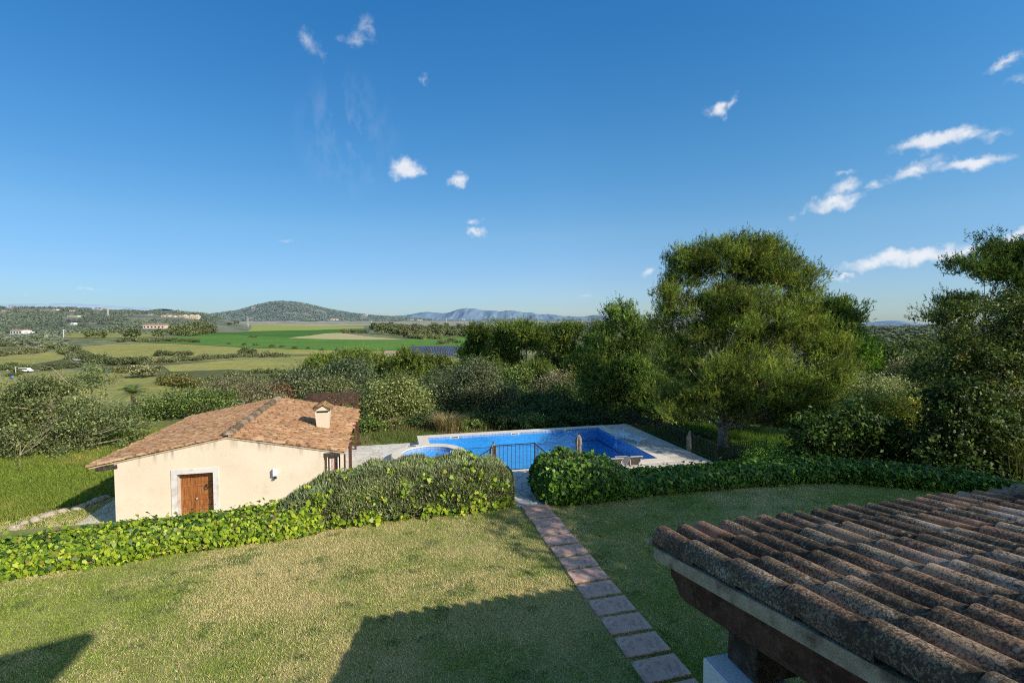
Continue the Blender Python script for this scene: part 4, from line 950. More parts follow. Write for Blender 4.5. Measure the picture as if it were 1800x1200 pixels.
def lounger(u, v, rz, lb, flat=False):
    t = thing('sun_lounger', lb, 'sun lounger', (u, v, PZ), rz, 'sun loungers on the pool deck')
    fm, sm = (M['plastic'], M['plastic']) if flat else (M['dark_wood'], M['sling'])
    if flat:
        mb = MB(); n = 9
        for i in range(n):
            y = -.95 + i * .13; mb.box(-.31, .31, y, y + .1, .26, .29)
        mb.box(-.345, -.31, -.98, .95, .23, .30); mb.box(.31, .345, -.98, .95, .23, .30); mb.build('seat', sm, t, bevel=.008)
        mb = MB(); mb.bar((0, .25, .3), (0, .95, .42), .6, .05); mb.build('backrest', sm, t, bevel=.015)
        mb = MB(); mb.bar((0, .05, .32), (0, .62, .37), .5, .10); mb.build('folded_cushion', M['white'], t, bevel=.03)
        for x in (-.3, .3):
            for y in (-.8, .8): MB().box(x - .03, x + .03, y - .04, y + .04, 0, .23).build('leg', sm, t)
    else:
        mb = MB(); mb.box(-.30, .30, .02, 1.38, .31, .335); mb.build('seat', sm, t)
        b0, b1 = (0, 0, .33), (0, -.52, .86)
        mb = MB(); mb.bar(b0, b1, .57, .02, (0, 1, 0)); mb.build('backrest', M['sling'], t)
        mb = MB()
        for x in (-.31, .31): mb.bar((x, 1.42, .32), (x, -.15, .32), .04, .05)
        mb.bar((-.31, 1.42, .32), (.31, 1.42, .32), .04, .05); mb.build('frame', M['lamp_metal'], t)
        mb = MB()
        for x in (-.30, .30): mb.bar((x, .0, .33), (x, -.54, .88), .035, .04)
        mb.bar((-.30, -.54, .88), (.30, -.54, .88), .035, .04); mb.build('back_frame', M['lamp_metal'], t)
        for x in (-.31, .31):
            for y in (1.2, -.1): mb = MB(); mb.bar((x, y, .31), (x, y - .06, 0), .04); mb.build('leg', M['lamp_metal'], t)
        for x in (-.26, .26): mb = MB(); mb.bar((x, -.42, .72), (x, -.62, .02), .025); mb.build('prop', M['lamp_metal'], t)
for px, py, lb in ((1078, 834, 'taupe sun lounger with raised back, nearer the closed parasol'), (1112, 830, 'taupe sun lounger with raised back, nearer the pool corner')):
    p = at(px + 4, py, PZ + .05); lounger(p[0], p[1] + .3, radians(-6), lb)
p = at(1105, 770, PZ + .15); lounger(p[0] + .05, p[1] - .1, radians(24), 'white plastic lounger lying flat on the shaded deck right of the pool', True)

# ---------------------------------------------------------------- hedges
def hedge_pts(path, n, rnd, p_sup=.62, rough=.12, ends=(.5, .5), inset=0):
    """path rows: u, v front, v back, height -> points and outward normals over a rounded box"""
    P = np.array(path, float); seg = np.hypot(np.diff(P[:, 0]), np.diff(P[:, 1])); S = np.concatenate([[0], np.cumsum(seg)]); Ltot = S[-1]
    s = rnd.rand(n) * Ltot; ph = (rnd.rand(n) * .86 + .0) * pi
    f = lambda k: np.interp(s, S, P[:, k])
    u, vf, vb, h = f(0), f(1), f(2), f(3)
    e = 1.0
    d0, d1 = s, Ltot - s
    if ends[0]: e = e * np.sqrt(1 - np.clip(1 - d0 / ends[0], 0, 1) ** 2)
    if ends[1]: e = e * np.sqrt(1 - np.clip(1 - d1 / ends[1], 0, 1) ** 2)
    c, sn = np.cos(ph), np.sin(ph); hw = (vb - vf) / 2 * (.55 + .45 * e) - inset; hh = h * (.35 + .65 * e) - inset
    cc = np.sign(c) * np.abs(c) ** p_sup; ss = np.abs(sn) ** p_sup
    b = 1 + rough * (fbm(s * 1.7, ph * 2.2, 3, 3) - .5) * 2
    v = (vf + vb) / 2 - cc * hw * b; z = ss * hh * b
    nr = np.stack([np.zeros(n), -c / np.maximum(hw, .1), sn / np.maximum(hh, .1)], 1); nr = unit(nr)
    endp = (e < .9); nr[:, 0] += np.where(d0 < d1, -1, 1) * (1 - np.broadcast_to(e, (n,))) * .9
    return np.stack([u, v, z], 1), unit(nr), s / Ltot
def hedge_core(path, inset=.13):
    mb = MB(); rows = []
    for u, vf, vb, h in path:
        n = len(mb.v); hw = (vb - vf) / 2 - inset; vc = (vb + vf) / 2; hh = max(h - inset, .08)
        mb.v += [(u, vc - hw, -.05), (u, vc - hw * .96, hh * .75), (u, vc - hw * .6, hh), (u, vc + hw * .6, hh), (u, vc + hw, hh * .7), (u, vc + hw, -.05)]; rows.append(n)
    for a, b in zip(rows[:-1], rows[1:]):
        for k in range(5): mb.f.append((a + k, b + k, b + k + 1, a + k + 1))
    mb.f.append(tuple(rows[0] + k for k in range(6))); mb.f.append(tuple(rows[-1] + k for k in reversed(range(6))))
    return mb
IVL = [(.22, .31, .022), (.34, .41, .03), (.11, .19, .018), (.04, .085, .012), (.46, .46, .05), (.26, .17, .07)]; IVW = [.27, .25, .22, .18, .05, .03]
IVD = [(.10, .19, .02), (.15, .26, .025), (.055, .12, .016), (.03, .07, .012), (.24, .34, .035)]; IVDW = [.3, .25, .25, .15, .05]
def ivy_leaves(name, path, n, seed, pal, w, size, rough=.2, sel=None, out=.05, ends=(.3, .3), psup=.62):
    rnd = np.random.RandomState(seed); p, nr, s = hedge_pts(path, n, rnd, psup, rough, ends)
    if sel is not None:
        k = sel(p, s, rnd); p, nr = p[k], nr[k]; n = len(p)
    p = p + nr * (rnd.normal(size=(n, 1)) * out + (rnd.rand(n, 1) < .05) * rnd.rand(n, 1) * .16) + rnd.normal(size=(n, 3)) * .03; p[:, 2] = np.maximum(p[:, 2], .02)
    face = unit(nr * 1.0 + np.array([.12, -.25, .45]) + unit(rnd.normal(size=(n, 3))) * .95)
    sz = size * (.55 + .8 * rnd.rand(n) ** 1.3); down = np.tile(np.array([0, -.3, -1.]), (n, 1)) + rnd.normal(size=(n, 3)) * .6
    return leaves(name, p, face, sz * 1.1, sz, colmix(rnd, n, pal, w, .16), rnd, 6, .10, down)
def sprig_mesh(name, path, n, seed, pal, w, ln, wd, rough=.16, sel=None, ends=(.6, .45), upw=.75):
    rnd = np.random.RandomState(seed); p, nr, s = hedge_pts(path, n, rnd, .6, rough, ends)
    if sel is not None: k = sel(p, s, rnd); p, nr = p[k], nr[k]; n = len(p)
    d = unit(nr * .55 + np.array([0, 0, upw]) + rnd.normal(size=(n, 3)) * .38); p = p - nr * (.10 * rnd.rand(n, 1)) 
    side = unit(np.cross(d, rnd.normal(size=(n, 3)))); L = ln * (.5 + .9 * rnd.rand(n))[:, None]; W = wd * (.7 + .7 * rnd.rand(n))[:, None]
    V = np.stack([p - side * W * .35, p + d * L * .55 - side * W * .5, p + d * L, p + d * L * .55 + side * W * .5], 1).reshape(-1, 3)
    V[:, 2] = np.maximum(V[:, 2], .01)
    tone = (.45 + 1.05 * fbm(p[:, 0] * 2.3, p[:, 2] * 3 + p[:, 1] * 2, seed, 3))[:, None]
    return np_mesh(name, V, np.arange(n * 4).reshape(n, 4), colmix(rnd, n, pal, w, .22) * tone)
LAV = [(.13, .17, .07), (.18, .21, .095), (.22, .21, .145), (.09, .115, .05), (.25, .20, .125), (.13, .165, .06)]; LAVW = [.28, .22, .15, .15, .1, .1]
def hedge(name, label, path, parts, core_inset=.13):
    h = thing(name, label, 'hedge', (path[len(path) // 2][0], path[len(path) // 2][1], 0))
    L = tuple(-np.array(h.location))
    o = hedge_core(path, core_inset).build('inner_core', M['dark_core'], h); o.location = L  # dark solid core added behind the leaves to stop see-through
    for nm, me, mt in parts: o = link(nm, me, mt, h); o.location = L
    return h
p1 = [(-10.2, 10.85, 11.95, .42), (-8.5, 11.0, 12.1, .45), (-6.5, 11.3, 12.4, .45), (-4.5, 11.55, 12.6, .45), (-2.6, 11.75, 12.8, .48), (-1.6, 11.9, 12.9, .5)]
hedge('ivy_hedge', 'low bright green ivy hedge in front of the pool house door', p1, [('leaves', ivy_leaves('leaves', p1, 38000, 41, IVL, IVW, .077, .16, None, .035), M['ivy'])], .12)
p2 = [(-2.85, 11.95, 12.9, .42), (-2.3, 11.95, 13.2, .68), (-1.6, 11.98, 13.45, .93), (-.8, 12.0, 13.6, 1.10), (.2, 12.1, 13.7, 1.19), (1.0, 12.1, 13.7, 1.16), (1.8, 12.15, 13.7, 1.20), (2.6, 12.2, 13.65, 1.14), (3.22, 12.3, 13.5, 1.02)]
def sel_l(p, s, rnd):
    f = fbm(p[:, 0] * 3.1, p[:, 2] * 3.6 + p[:, 1] * 2, 55, 2); low = sst(.42, .05, p[:, 2]) * .30 + sst(1.0, -2.9, p[:, 0]) * .04
    return rnd.rand(len(p)) < np.clip((f + low - .575) * 5, 0.012, 1)
hedge('lavender_hedge', 'tall grey green lavender hedge with patches of yellow green ivy', p2, [
    ('foliage', sprig_mesh('foliage', p2, 62000, 42, LAV, LAVW, .135, .022), M['sprig']),
    ('ivy_leaves', ivy_leaves('ivy_leaves', p2, 22000, 43, IVL, IVW, .09, .14, sel_l, .04, (.6, .45)), M['ivy'])], .16)
p3 = [(3.95, 12.5, 13.5, .72), (4.3, 12.05, 13.8, .98), (5.0, 11.95, 13.9, 1.04), (5.7, 12.0, 13.8, .93), (6.3, 12.05, 13.6, .68), (6.75, 12.1, 13.5, .45)]
def sel_top(p, s, rnd): return rnd.rand(len(p)) < sst(.45, .85, p[:, 2] + .3 * (fbm(p[:, 0] * 2, p[:, 1] * 2, 3, 2) - .5))
def sel_low(p, s, rnd): return rnd.rand(len(p)) < (1 - .72 * sst(.65, 1.0, p[:, 2] + .3 * (fbm(p[:, 0] * 2, p[:, 1] * 2, 3, 2) - .5)))
hedge('ivy_hedge', 'rounded dark ivy hedge with rosemary on top, right of the garden gap', p3, [
    ('foliage', sprig_mesh('foliage', p3, 15000, 45, [(.07, .085, .05), (.11, .11, .07), (.05, .07, .035)], None, .12, .02, .16, sel_top), M['sprig']),
    ('ivy_leaves', ivy_leaves('ivy_leaves', p3, 24000, 46, IVD + [(.22, .36, .03)], IVDW[:-1] + [.02, .03], .09, .16, sel_low, .06, (.4, .4)), M['ivy'])], .14)
p4 = [(6.4, 12.1, 13.4, .38), (8, 12.15, 13.4, .36), (10, 12.1, 13.4, .36), (12, 11.95, 13.4, .38), (13.2, 11.75, 13.3, .4)]
p5 = [(12.6, 11.95, 13.3, .46), (13.4, 11.6, 13.0, .46), (14.4, 11.05, 12.6, .42), (15.4, 10.45, 12.0, .38), (16.4, 9.8, 11.4, .34), (17.6, 9.0, 10.6, .3)]
hedge('ivy_hedge', 'long low dark green ivy hedge between the lawn and the pool deck', p4, [('leaves', ivy_leaves('leaves', p4, 28000, 47, IVD, IVDW, .092, .16, None, .04), M['ivy'])], .12)
hedge('ivy_hedge', 'shaded low ivy hedge curving toward the tiled porch roof', p5, [('leaves', ivy_leaves('leaves', p5, 18000, 48, IVD, IVDW, .09, .16, None, .04), M['ivy'])], .12)

# ---------------------------------------------------------------- trees
PINE = [(.078, .112, .020), (.115, .145, .026), (.045, .07, .018), (.155, .165, .034), (.17, .12, .05)]; PINEW = [.34, .29, .2, .14, .03]
OLV = [(.115, .135, .068), (.15, .165, .088), (.078, .098, .045), (.19, .195, .115), (.05, .07, .03)]
BRD = [(.10, .15, .035), (.14, .19, .045), (.065, .10, .025), (.20, .22, .06), (.045, .07, .02)]
FIG = [(.17, .19, .055), (.22, .23, .08), (.11, .14, .04), (.27, .27, .10), (.07, .09, .03)]
DRK = [(.045, .07, .02), (.062, .09, .026), (.03, .05, .016), (.09, .115, .034)]
BRN = [(.16, .145, .075), (.20, .18, .10), (.11, .115, .055), (.24, .20, .13)]
def px_ells(lst, D, base):
    out = []
    for (px, py, rx, ry, dd) in lst:
        c = atd(px, py, D + dd) - base; k = (D + dd) / FOC; out.append((*c, rx * k, rx * k * .85, ry * k))
    return out
def near_tree(name, label, cat, basepx, D, el, style, seed, group=None, trunk=.15, nlimb=14, bark='bark', tcol=(1, 1, 1), topfrac=.75, lean=None, crownname='crown', twig=2, **kw):
    b = atd(basepx, 600, D); b[2] = gz(b[0], b[1]) - .05
    E_ = px_ells(el, D, b)
    if kw.get('boughs'):
        q = kw.get('br', .7) * .5 + kw.get('cr', .3) * .3
        E_ = [(*e[:3], *[max(.4 * r_, r_ - q * f_) for r_, f_ in zip(e[3:], (1, 1, .85))]) for e in E_]
    if style == 'pine': me, cl = pine_crown('crown', seed, E_, **kw); mt = M['needle']
    else: me, cl = broad_crown('crown', seed, E_, **kw); mt = M['leaf']
    t = thing(name, label, cat, tuple(b), 0, group)
    c = link(crownname, me, mt, t); c.color = (*tcol, 1)
    top = max(e[2] for e in E_); mean = np.mean([e[:2] for e in E_], 0)
    if nlimb:
        ln = lean if lean is not None else tuple(mean * .6)
        limbs(seed, (0, 0, 0), top * topfrac, trunk, cl, nlimb, ln, 5, .25, twig).build('trunk', M[bark], t, smooth=True)
    return t

# big Aleppo pine by the deck corner
near_tree('pine_tree', 'big sunlit Aleppo pine with a wide crown right of the pool', 'tree', 1274, 27.4,
    [(1292, 455, 80, 48, 0), (1205, 490, 52, 55, .6), (1368, 490, 55, 62, -.6), (1250, 560, 95, 62, .4), (1365, 575, 85, 66, .3), (1172, 560, 40, 42, .5), (1180, 640, 50, 58, 0), (1300, 660, 118, 70, -1.2),
     (1435, 610, 66, 66, .8), (1200, 706, 82, 42, -1.2), (1385, 700, 95, 48, -1.5), (1300, 722, 62, 26, -1), (1450, 670, 60, 50, 0), (1256, 432, 34, 28, 0), (1335, 432, 36, 26, 0), (1400, 505, 50, 56, 0), (1300, 540, 90, 60, -1), (1418, 548, 52, 56, .4), (1176, 520, 46, 52, 0), (1335, 470, 76, 58, .4), (1225, 468, 62, 56, -.4), (1292, 420, 36, 28, 0), (1470, 640, 50, 44, .5)],
    'pine', 101, trunk=.27, nlimb=84, twig=5, bark='pale_bark', lean=(.3, .6), topfrac=.85, tcol=(1.08, 1.06, .92), nc=6800, boughs=470, br=.72, cr=.27, nsh=7, m=16, nl=.135, w=.021, pal=PINE, pw=PINEW, shell=2.2, up=.7)
near_tree('pine_tree', 'dense dark pine standing left of the big sunlit pine behind the pool', 'tree', 1085, 37,
    [(1095, 560, 40, 34, 0), (1060, 600, 45, 42, 0), (1125, 600, 45, 50, 0), (1085, 650, 70, 50, 0), (1040, 660, 32, 50, 0), (1130, 690, 55, 50, 0), (1075, 720, 62, 36, 0), (1020, 640, 18, 30, 0), (1092, 545, 18, 24, 0), (1150, 740, 50, 28, -2)],
    'pine', 102, trunk=.22, nlimb=24, bark='pale_bark', tcol=(.8, .95, .95), nc=2700, boughs=230, br=.9, cr=.34, nsh=7, m=14, nl=.17, w=.036, pal=PINE, pw=PINEW, up=.55)
near_tree('pine_tree', 'pine with layered branches behind the right flank of the big pine', 'tree', 1470, 38,
    [(1470, 555, 48, 38, 0), (1500, 585, 28, 24, 0), (1455, 600, 60, 45, 0), (1490, 620, 30, 22, 0), (1440, 545, 30, 28, 0)],
    'pine', 103, trunk=.2, nlimb=16, bark='bark', tcol=(.85, .95, .85), nc=1300, boughs=100, br=.85, cr=.34, nsh=7, m=14, nl=.17, w=.036, pal=PINE, pw=PINEW, up=.4)
near_tree('pine_tree', 'tall dark umbrella pine rising above the leafy tree at the right edge', 'tree', 1735, 33,
    [(1740, 438, 46, 24, 0), (1690, 470, 44, 18, 0), (1665, 503, 30, 17, 0), (1760, 480, 60, 26, .5), (1800, 445, 50, 28, 0), (1690, 535, 52, 20, .5), (1780, 530, 70, 30, 0), (1685, 590, 28, 16, 0), (1640, 560, 16, 9, 0), (1720, 610, 60, 40, 0), (1850, 500, 60, 60, 0)],
    'pine', 104, trunk=.28, nlimb=26, bark='bark', tcol=(.62, .74, .72), nc=2100, boughs=110, br=.95, cr=.32, nsh=7, m=14, nl=.15, w=.032, pal=PINE, pw=PINEW, up=.45, shell=2.0)
# leafy tree at the right edge, yellowing at its tips
near_tree('leafy_tree', 'leafy tree with yellowish twig tips filling the right edge', 'tree', 1745, 19.5,
    [(1700, 560, 66, 58, 0), (1780, 545, 52, 42, 0), (1660, 600, 38, 40, 0), (1740, 640, 92, 72, 0), (1640, 532, 26, 10, 0), (1618, 530, 15, 7, 0), (1800, 600, 70, 90, .5), (1690, 690, 62, 60, 0), (1770, 720, 80, 70, 0), (1632, 578, 14, 8, 0), (1850, 560, 60, 80, 0)],
    'leaf', 105, trunk=.2, nlimb=34, bark='pale_bark', nc=760, cr=.34, nl=46, L=.12, W=.065, pal=[(.06, .092, .025), (.085, .115, .03), (.04, .062, .02), (.21, .20, .04), (.28, .19, .04)], w=[.36, .30, .26, .065, .015], clump_var=.3, flat=.6, topfrac=.7, boughs=150, br=.6, tcol=(.85, .82, .75))
near_tree('ivy_clad_tree', 'dark ivy covered thicket tree directly behind the shaded hedge curve', 'tree', 1700, 17.5,
    [(1690, 730, 58, 70, 0), (1740, 770, 58, 60, 0), (1650, 780, 52, 58, 0), (1700, 820, 70, 40, 0), (1620, 800, 30, 46, 0)],
    'leaf', 106, trunk=.16, nlimb=12, nc=520, cr=.3, nl=46, L=.13, W=.10, pal=DRK, clump_var=.3, tcol=(.75, .8, .65))
near_tree('leafy_bush', 'broad leaved bush with pale bare stems behind the long ivy hedge', 'bush', 1470, 18.6,
    [(1440, 760, 48, 36, 0), (1500, 745, 50, 32, 0), (1545, 765, 46, 38, 0), (1410, 790, 30, 32, 0), (1590, 790, 40, 36, 0), (1480, 800, 70, 30, .4)],
    'leaf', 107, trunk=.07, nlimb=22, bark='pale_bark', topfrac=.4, lean=(0, 0), nc=330, cr=.3, nl=36, L=.15, W=.085, pal=[(.05, .10, .02), (.07, .13, .028), (.035, .065, .015), (.10, .15, .035)], clump_var=.3, tcol=(.62, .62, .5))
near_tree('leafy_bush', 'yellow leaved shrub catching the sun behind the pale stemmed bush', 'bush', 1560, 23,
    [(1520, 705, 40, 28, 0), (1570, 715, 46, 30, 0), (1620, 730, 44, 32, 0), (1490, 725, 30, 26, 0), (1640, 760, 34, 30, 0)],
    'leaf', 108, trunk=.07, nlimb=10, nc=300, cr=.34, nl=34, L=.12, W=.075, pal=[(.17, .18, .05), (.24, .22, .07), (.10, .13, .035), (.28, .22, .06)], clump_var=.3, tcol=(1.5, 1.5, 1.2))
near_tree('olive_tree', 'pale grey green olive beside the big pine on its right', 'tree', 1540, 29,
    [(1520, 680, 40, 30, 0), (1560, 690, 44, 30, 0), (1480, 690, 40, 30, 0), (1600, 705, 36, 30, 0)],
    'leaf', 109, trunk=.12, nlimb=10, nc=260, cr=.45, nl=60, L=.14, W=.035, pal=[(.15, .17, .09), (.20, .21, .12), (.10, .125, .06)], clump_var=.25, tcol=(1.35, 1.35, 1.2))
near_tree('pine_tree', 'small bright green pine at the foot of the big pine on its far right', 'tree', 1512, 36,
    [(1512, 625, 22, 26, 0), (1510, 655, 30, 26, 0), (1520, 610, 12, 14, 0)],
    'pine', 110, trunk=.12, nlimb=6, tcol=(1.0, 1.3, .9), nc=240, cr=.5, nsh=8, m=15, nl=.22, w=.045, pal=PINE[:4], pw=None)
near_tree('carob_tree', 'round very dark carob tree in the gap between the pines and the leafy tree', 'tree', 1548, 52,
    [(1548, 632, 36, 30, 0), (1575, 640, 26, 26, 0), (1525, 620, 20, 20, 0)], 'leaf', 111, trunk=.2, nlimb=5, nc=200, cr=.75, nl=50, L=.28, W=.16, pal=DRK, tcol=(.8, .85, .8))
for i, (px, D, ry, rx, py, lb, pal) in enumerate([(1620, 40, 22, 46, 655, 'grey brown scrub bush below the far wooded hill at right', BRN), (1660, 30, 34, 50, 650, 'dark bush behind the leafy tree at right', DRK), (1590, 33, 24, 40, 668, 'dull green bush under the gap in the trees', [(.08, .09, .04), (.11, .115, .055), (.05, .06, .025)]), (1610, 60, 14, 40, 618, 'low dark bush line under the far wooded hill', DRK)]):
    near_tree('scrub_bush', lb, 'bush', px, D, [(px, py, rx, ry, 0), (px - rx * .5, py + 6, rx * .7, ry * .8, 0), (px + rx * .5, py + 8, rx * .7, ry * .8, 0)], 'leaf', 120 + i, trunk=.06, nlimb=4, nc=150, cr=.02 * D, nl=46, L=.006 * D, W=.003 * D, pal=pal)
near_tree('leafy_bush', 'round bright green bush right of the big pine trunk', 'bush', 1345, 23.5,
    [(1345, 795, 34, 26, 0), (1325, 800, 22, 20, 0), (1370, 800, 24, 22, 0)], 'leaf', 130, trunk=.05, nlimb=4, nc=200, cr=.22, nl=46, L=.07, W=.04, pal=[(.09, .16, .03), (.13, .20, .04), (.05, .10, .02)], tcol=(1.7, 1.6, 1.4))
near_tree('scrub_bush', 'small brownish bush between the fence end and the pine trunk', 'bush', 1300, 25,
    [(1298, 800, 22, 16, 0), (1312, 806, 18, 14, 0)], 'leaf', 131, trunk=.04, nlimb=4, nc=90, cr=.2, nl=40, L=.07, W=.04, pal=BRN)
for i, (px, D, py, rx, ry, lb) in enumerate([(1175, 36, 735, 40, 34, 'dark thicket bush behind the far corner of the pool deck'), (1235, 35, 745, 40, 34, 'dark thicket bush behind the weathered posts'), (1310, 36, 745, 46, 34, 'dark thicket bush behind the big pine trunk'),
    (1390, 34, 745, 44, 40, 'dark thicket bush between the big pine and the round green bush'), (1440, 33, 740, 40, 40, 'dark thicket bush behind the pale stemmed bush'), (1130, 42, 670, 40, 60, 'dark tall holm oak between the two big pines'), (1180, 44, 620, 36, 50, 'dark holm oak behind the left flank of the big pine'),
    (1230, 42, 690, 50, 44, 'dark holm oak directly behind the big pine'), (1420, 45, 670, 60, 50, 'dark holm oak behind the right flank of the big pine'), (1330, 46, 660, 60, 50, 'dark holm oak hidden deep behind the big pine'), (1570, 26, 760, 46, 40, 'dark bush under the yellow leaved shrub'), (1620, 27, 720, 40, 40, 'dark bush between the yellow shrub and the ivy covered tree')]):
    near_tree('thicket_bush' if 'bush' in lb else 'holm_oak', lb, 'bush' if 'bush' in lb else 'tree', px, D, [(px, py, rx, ry, 0), (px - rx * .6, py + ry * .3, rx * .7, ry * .7, .4), (px + rx * .6, py + ry * .3, rx * .7, ry * .7, -.4), (px, py + ry * .8, rx, ry * .6, 0)], 'leaf', 260 + i, trunk=.08, nlimb=5, nc=260, cr=.016 * D, nl=42, L=.0045 * D, W=.0028 * D, pal=DRK, clump_var=.3, tcol=(.85, .9, .75))
# tall grass at the right edge
def reeds(name, label, u, v, n, h, w, pal, seed, spread, cat='grass clump', arch=.55):
    rnd = np.random.RandomState(seed); b = rnd.normal(size=(n, 2)) * spread; a = np.arctan2(b[:, 1], b[:, 0]) + rnd.normal(size=n) * .7
    H_ = h * (.5 + .6 * rnd.rand(n)); z0 = gz(u, v); V = []; out = np.stack([np.cos(a), np.sin(a)], 1); sd_ = np.stack([-np.sin(a), np.cos(a)], 1) * w / 2
    P0 = np.concatenate([b, np.zeros((n, 1))], 1); P1 = np.concatenate([b + out * (H_ * arch * .3)[:, None], (H_ * .7)[:, None]], 1); P2 = np.concatenate([b + out * (H_ * arch)[:, None], (H_ * (.85 + .2 * rnd.rand(n)))[:, None]], 1)
    s3 = np.concatenate([sd_, np.zeros((n, 1))], 1)
    V = np.stack([P0 - s3, P0 + s3, P1 + s3 * .8, P1 - s3 * .8, P1 - s3 * .8, P1 + s3 * .8, P2 + s3 * .1, P2 - s3 * .1], 1).reshape(-1, 3)
    F = np.arange(n * 8).reshape(n * 2, 4); col = np.repeat(colmix(rnd, n, pal), 2, 0)
    return tag(link(name, np_mesh(name, V, F, col), M['grass'], None, (u, v, z0 - .03)), label, cat)
q = atd(1800, 700, 17); reeds('tall_grass', 'tall pale grass clump in the sun beside the dark thicket', q[0], q[1], 900, 1.7, .018, [(.17, .20, .07), (.24, .24, .11), (.12, .16, .05)], 3, .35)
q = at(788, 757, -2.7); reeds('dry_grass_clump', 'tawny dry grass clump behind the far pool edge', q[0], q[1] + .5, 900, 1.25, .03, [(.42, .32, .17), (.34, .25, .12), (.22, .2, .08)], 4, .42, arch=.75)
for i, (px, s) in enumerate(((700, .5), (735, .35), (850, .45), (905, .4), (940, .3))):
    q = at(px, 752, -2.7); reeds('dry_grass_clump', ['short dry grass tuft at the left end of the terrace edge', 'small dry grass tuft by the pool corner', 'reddish dry weeds behind the far pool edge', 'low weeds behind the middle of the far pool edge', 'sparse weeds near the right of the far pool edge'][i], q[0], q[1] + .6, 420, s * 1.6, .03, [(.30, .22, .12), (.2, .19, .07), (.34, .25, .15)], 14 + i, .6, arch=.6)

# hidden-in-shade trees out of frame at right, whose shadows lie on the lawn
for i, (u, v, rad, top, lb) in enumerate([(13.3, .5, 2.6, 8.7, 'tall carob tree by the side of the porch'), (17.3, 2.0, 3.0, 9.0, 'broad carob tree right of the porch, beside the hedge end'), (21.2, 3.3, 3.0, 8.6, 'carob tree behind the hedge end at far right'), (13.7, 3.4, 2.1, 8.0, 'carob tree between the porch eave and the hedge end')]):
    E_ = [(0, 0, top - 1.9, rad, rad, 1.9), (.5, .3, top - 3.4, rad * 1.05, rad, 2.0), (-.5, -.2, top - 4.4, rad * .8, rad * .8, 1.6)]
    me, cl = broad_crown('crown', 140 + i, E_, 460, .55, 34, .2, .12, DRK)
    t = thing('carob_tree', lb, 'tree', (u, v, -.35)); link('crown', me, M['leaf'], t); limbs(140 + i, (0, 0, 0), top - 2, .18, cl, 8).build('trunk', M['bark'], t)

# big spreading carob beyond the pool house
near_tree('carob_tree', 'big spreading carob tree with yellow lichened branches left of the pool house', 'tree', 95, 26,
    [(110, 682, 72, 48, 0), (45, 700, 64, 50, 0), (166, 648, 28, 26, 0), (40, 730, 62, 46, 0), (150, 730, 70, 50, 0), (215, 745, 52, 42, .5), (90, 780, 88, 42, -.6), (-30, 740, 60, 60, 0), (165, 655, 24, 22, 0), (-10, 690, 30, 30, 0), (200, 790, 50, 26, 0), (60, 685, 40, 24, 0), (140, 800, 60, 24, -.8), (60, 805, 76, 44, -.6), (135, 815, 66, 34, -.4), (-10, 795, 60, 56, 0), (30, 760, 60, 50, -.8)],
    'leaf', 150, trunk=.3, nlimb=46, bark='lichen_bark', topfrac=.55, nc=1100, cr=.36, nl=46, L=.115, W=.062, pal=[(.125, .155, .058), (.165, .19, .078), (.08, .10, .042), (.21, .21, .08), (.27, .23, .05)], w=[.34, .28, .24, .11, .03], clump_var=.25, boughs=150, br=.85)
def dead_twigs(label, pts, seed):
    rnd = np.random.RandomState(seed); mb = MB()
    for a, b in pts:
        a = atd(*a); b = atd(*b); m = (a + b) / 2 + rnd.normal(size=3) * .12; mb.tube([a, m, b], [.017, .012, .006], 5, False)
        for _ in range(4):
            t = .3 + .6 * rnd.rand(); c = a + (b - a) * t; mb.tube([c, c + rnd.normal(size=3) * .3 + np.array([0, 0, .25])], [.006, .003], 4, False)
    return tag(mb.build('bare_branch', M['lichen_bark']), label, 'branch')
for k_, (lb_, pr_) in enumerate([('bare pale branch poking out of the top of the carob crown', [((118, 672, 24.6), (64, 640, 24.6))]), ('short bare twig standing up from the carob crown beside the long pale branch', [((104, 672, 24.6), (111, 649, 24.4))]), ('tangle of bare lichened branches at the lower left of the carob', [((20, 835, 22.6), (35, 800, 22.8)), ((35, 800, 22.8), (60, 770, 23.4)), ((60, 770, 23.4), (95, 748, 23.6)), ((35, 800, 22.8), (32, 775, 23)), ((35, 800, 22.8), (80, 765, 23.4))])]): dead_twigs(lb_, pr_, 5 + k_)

# vegetation behind the house and the pool: (name, label, cat, px, D, ellipses, kind)
def med(name, label, cat, px, D, el, kind, seed, **kw):
    k = D / FOC
    if kind == 'olive': a = dict(nc=300, cr=.020 * D, nl=62, L=.0050 * D, W=.0016 * D, pal=OLV, clump_var=.22, up=.7)
    elif kind == 'fig': a = dict(nc=300, cr=.015 * D, nl=44, L=.0040 * D, W=.0026 * D, pal=FIG, clump_var=.28)
    elif kind == 'broad': a = dict(nc=280, cr=.016 * D, nl=44, L=.0040 * D, W=.0024 * D, pal=BRD, clump_var=.3)
    elif kind == 'dark': a = dict(nc=240, cr=.017 * D, nl=44, L=.0042 * D, W=.0026 * D, pal=DRK, clump_var=.3)
    elif kind == 'brown': a = dict(nc=260, cr=.016 * D, nl=46, L=.0038 * D, W=.0018 * D, pal=BRN, clump_var=.25)
    elif kind == 'pine': a = dict(nc=700, boughs=44, br=.016 * D, cr=.0085 * D, nsh=6, m=13, nl=.0042 * D, w=.0011 * D, pal=PINE, pw=PINEW)
    a.update(kw); return near_tree(name, label, cat, px, D, el, 'pine' if kind == 'pine' else 'leaf', seed, **a)
med('shrub', 'leafy green shrub behind the left slope of the pool house roof', 'bush', 300, 34, [(290, 715, 50, 26, 0), (340, 705, 46, 24, 0), (250, 735, 36, 26, 0), (385, 700, 34, 18, 0)], 'broad', 160)
